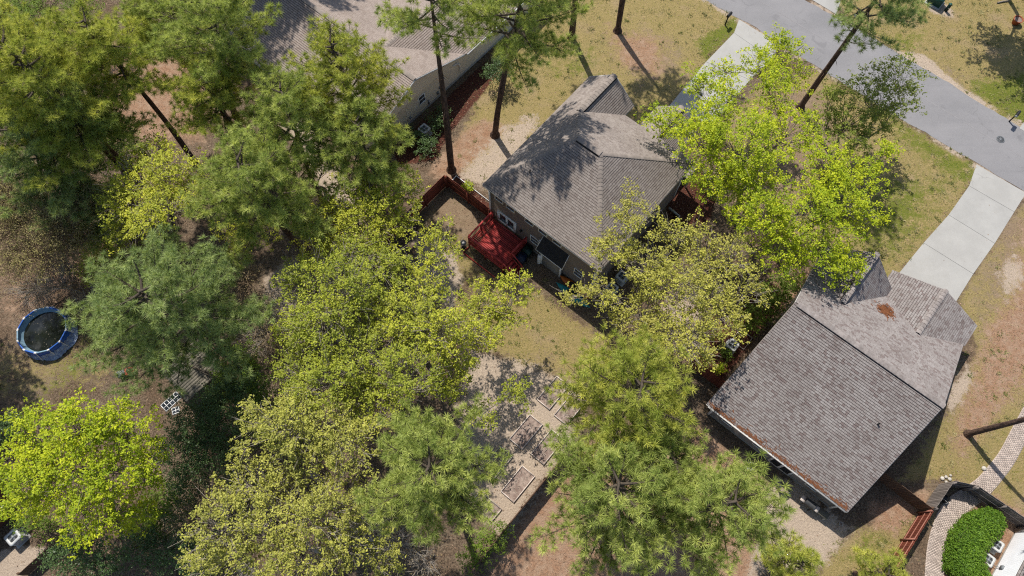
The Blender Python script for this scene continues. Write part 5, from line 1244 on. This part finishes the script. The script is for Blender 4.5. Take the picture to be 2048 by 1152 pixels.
TW += [
 ('tall bare tree with grey brown twigs above the pool', (110,470), [(60,400,8,60),(110,440,8,56),(20,450,7.5,56),(90,500,7,50),(150,480,7,44),(40,520,6,40),(10,390,8,44),(170,400,8,40)], BRUSH),
 ('brown bare brush along the left edge below the bluish pine', (40,360), [(20,370,4,50),(80,370,4,46),(140,350,4.5,44),(200,330,4.5,40)], BROWN),
 ('bare grey saplings between the shed pine and the yellow trees', (470,560), [(450,520,4,40),(500,560,4.5,44),(520,620,4,44),(555,700,3.5,40)], BROWN),
 ('bare brush above the pool', (150,580), [(120,560,2.5,44),(190,600,2.5,36),(60,580,2,40)], BROWN),
 ('bare twigs among the olive tree branches at the bottom', (420,1000), [(430,980,4,46),(390,1040,4,44),(480,930,4,44)], BROWN)]
for i, (lab, base, lobes, m) in enumerate(TW): broad('brush', lab, base, lobes, m, 'brownbark' if i % 2 == 0 else 'palebark', 90+i, 1.6 if 'tall' in lab else 1.0, 36 if 'tall' in lab else 14, .08, 'brush', 'bare brush', 3.0 if 'tall' in lab else 4.0, .4, low=-.6)
broad('broadleaf_tree', 'tree beyond the top right corner that shades the ground there', (2010,-10), [(2070,-140,8,70),(2140,-90,8,70),(2200,-40,8,60)], GREEN, 'darkbark', 120, 1.2, 50, .16)
# ------------------------------------------------------------------ clipped hedge
def hedge():
    out = [(1905,1100),(1915,1062),(1945,1030),(1978,1018),(2003,1030),(2010,1052),(1998,1072),(1978,1092),(1966,1112),(1972,1135),(1985,1165),(1960,1190),(1925,1165),(1903,1135)]
    h = 1.35; P = np.array([G(x, y, h*.75)[:2] for x, y in out]); c = P.mean(0); P = P-c
    o = thing('hedge', 'clipped bright green kidney shaped hedge beside the paver path', 'hedge', (c[0], c[1], 0))
    n = len(P); core = MB(); core.prism([tuple(p*.86) for p in P][::-1], .05, h-.15); core.build('stems', MT['darkbark'], o)
    r = np.random.default_rng(77); pts = []
    mn, mx = P.min(0)-.1, P.max(0)+.1; S = r.uniform(mn, mx, (9000, 2)); ins = np.zeros(len(S), bool); d = np.full(len(S), 9.)
    for a, b in zip(P, np.roll(P, -1, 0)):
        e = b-a; t = np.clip(((S-a) @ e)/(e @ e), 0, 1); d = np.minimum(d, np.linalg.norm(S-a-t[:, None]*e, axis=1))
        ins ^= ((a[1] > S[:, 1]) != (b[1] > S[:, 1])) & (S[:, 0] < (b[0]-a[0])*(S[:, 1]-a[1])/(b[1]-a[1])+a[0])
    S = S[ins]; d = d[ins]; z = h-.4*np.clip(1-d/.4, 0, 1)**2+r.normal(0, .05, len(S))+.07*np.sin(S[:, 0]*4.1+1)*np.sin(S[:, 1]*3.3)
    top = np.column_stack([S, z]); k = 3200; s = r.random(k)*n; i = s.astype(int); f = (s-i)[:, None]
    side = np.column_stack([P[i]*(1-f)+P[(i+1) % n]*f+r.normal(0, .03, (k, 2)), r.uniform(.05, h-.25, k)])
    C = np.vstack([top, side]); lf = MB(); leaves(lf, C[r.random(len(C)) < .9], r, 4, .06, .10, .6, 2, .05, .45); lf.build('foliage', HEDGE, o)
hedge()
# ------------------------------------------------------------------ ground cover: grass tufts and fallen leaves
def scatter():
    r = np.random.default_rng(21); N_ = 300000
    P = np.column_stack([r.uniform(-50, 50, N_), r.uniform(-3, 56, N_)])
    ln = weight('lawn', P)*(1-.7*weight('sand', P))*(1-.8*weight('straw', P))*(1-.7*weight('dirt', P))+.8*weight('lush', P); clump = np.sin(P[:, 0]*1.7+np.sin(P[:, 1]*.9)*2)*np.sin(P[:, 1]*1.3+np.sin(P[:, 0]*.7)*2)*.5+.5
    rd_ = (P-rl0) @ rn; paved = (rd_ > .1) & (rd_ < wid-.1)
    keep = (r.random(N_) < ln*(.12+.88*clump**1.5)) & ~paved & (weight('paved', P) < .45)
    p = P[keep]; n = len(p); a = r.random(n)*6.28; L = r.uniform(.05, .16, n); hgt = r.uniform(.03, .13, n); w_ = .022
    ca, sa = np.cos(a), np.sin(a); z = np.zeros(n)
    V = np.stack([np.column_stack([p[:, 0]-sa*w_, p[:, 1]+ca*w_, z]), np.column_stack([p[:, 0]+sa*w_, p[:, 1]-ca*w_, z]), np.column_stack([p[:, 0]+ca*L, p[:, 1]+sa*L, hgt])], 1).reshape(-1, 3)
    mb = MB(); mb.add(V, np.arange(n*3).reshape(-1, 3), np.repeat(np.clip(r.normal(.5, .3, n), 0, 1), 3))
    q = p[r.choice(n, 900, replace=False)]; q = np.repeat(q, 16, 0)+r.normal(0, 1, (900*16, 2))*np.repeat(r.uniform(.03, .16, (900, 1)), 16, 0); n2 = len(q); a = r.random(n2)*6.28; L = r.uniform(.08, .2, n2); ca, sa = np.cos(a), np.sin(a); w_ = .03
    V = np.stack([np.column_stack([q[:, 0]-sa*w_, q[:, 1]+ca*w_, np.zeros(n2)]), np.column_stack([q[:, 0]+sa*w_, q[:, 1]-ca*w_, np.zeros(n2)]), np.column_stack([q[:, 0]+ca*L, q[:, 1]+sa*L, r.uniform(.05, .18, n2)])], 1).reshape(-1, 3)
    mb.add(V, np.arange(n2*3).reshape(-1, 3), np.repeat(np.repeat(np.clip(r.normal(.35, .35, 900), 0, 1), 16), 3)); o = mb.build('grass', GRASS, kind='stuff'); o['label'] = 'short patchy grass growing over the lawns'
    N_ = 110000; P = np.column_stack([r.uniform(-52, 50, N_), r.uniform(-3, 56, N_)])
    lw = 1-.85*weight('lawn', P)-.8*weight('sand', P)+.2*weight('straw', P); rd_ = (P-rl0) @ rn; keep = (r.random(N_) < np.clip(lw, .02, 1)*.55) & ~((rd_ > -.1) & (rd_ < wid+.1)) & ((weight('paved', P) < .4) | (r.random(N_) < .04))
    p = P[keep]; n = len(p); a = r.random(n)*6.28; s = r.uniform(.03, .075, n); ca, sa = np.cos(a)*s, np.sin(a)*s; z = r.uniform(.008, .04, n); z2 = r.uniform(.008, .06, n)
    V = np.stack([np.column_stack([p[:, 0]+ca, p[:, 1]+sa, z]), np.column_stack([p[:, 0]-sa*.55, p[:, 1]+ca*.55, z2]), np.column_stack([p[:, 0]-ca, p[:, 1]-sa, z]), np.column_stack([p[:, 0]+sa*.55, p[:, 1]-ca*.55, z])], 1).reshape(-1, 3)
    mb = MB(); mb.add(V, np.arange(n*4).reshape(-1, 4), np.repeat(np.clip(r.normal(.45, .3, n), 0, 1), 4)); o = mb.build('leaf_litter', LITTER, kind='stuff'); o['label'] = 'dry brown leaves scattered over the bare ground'
scatter()
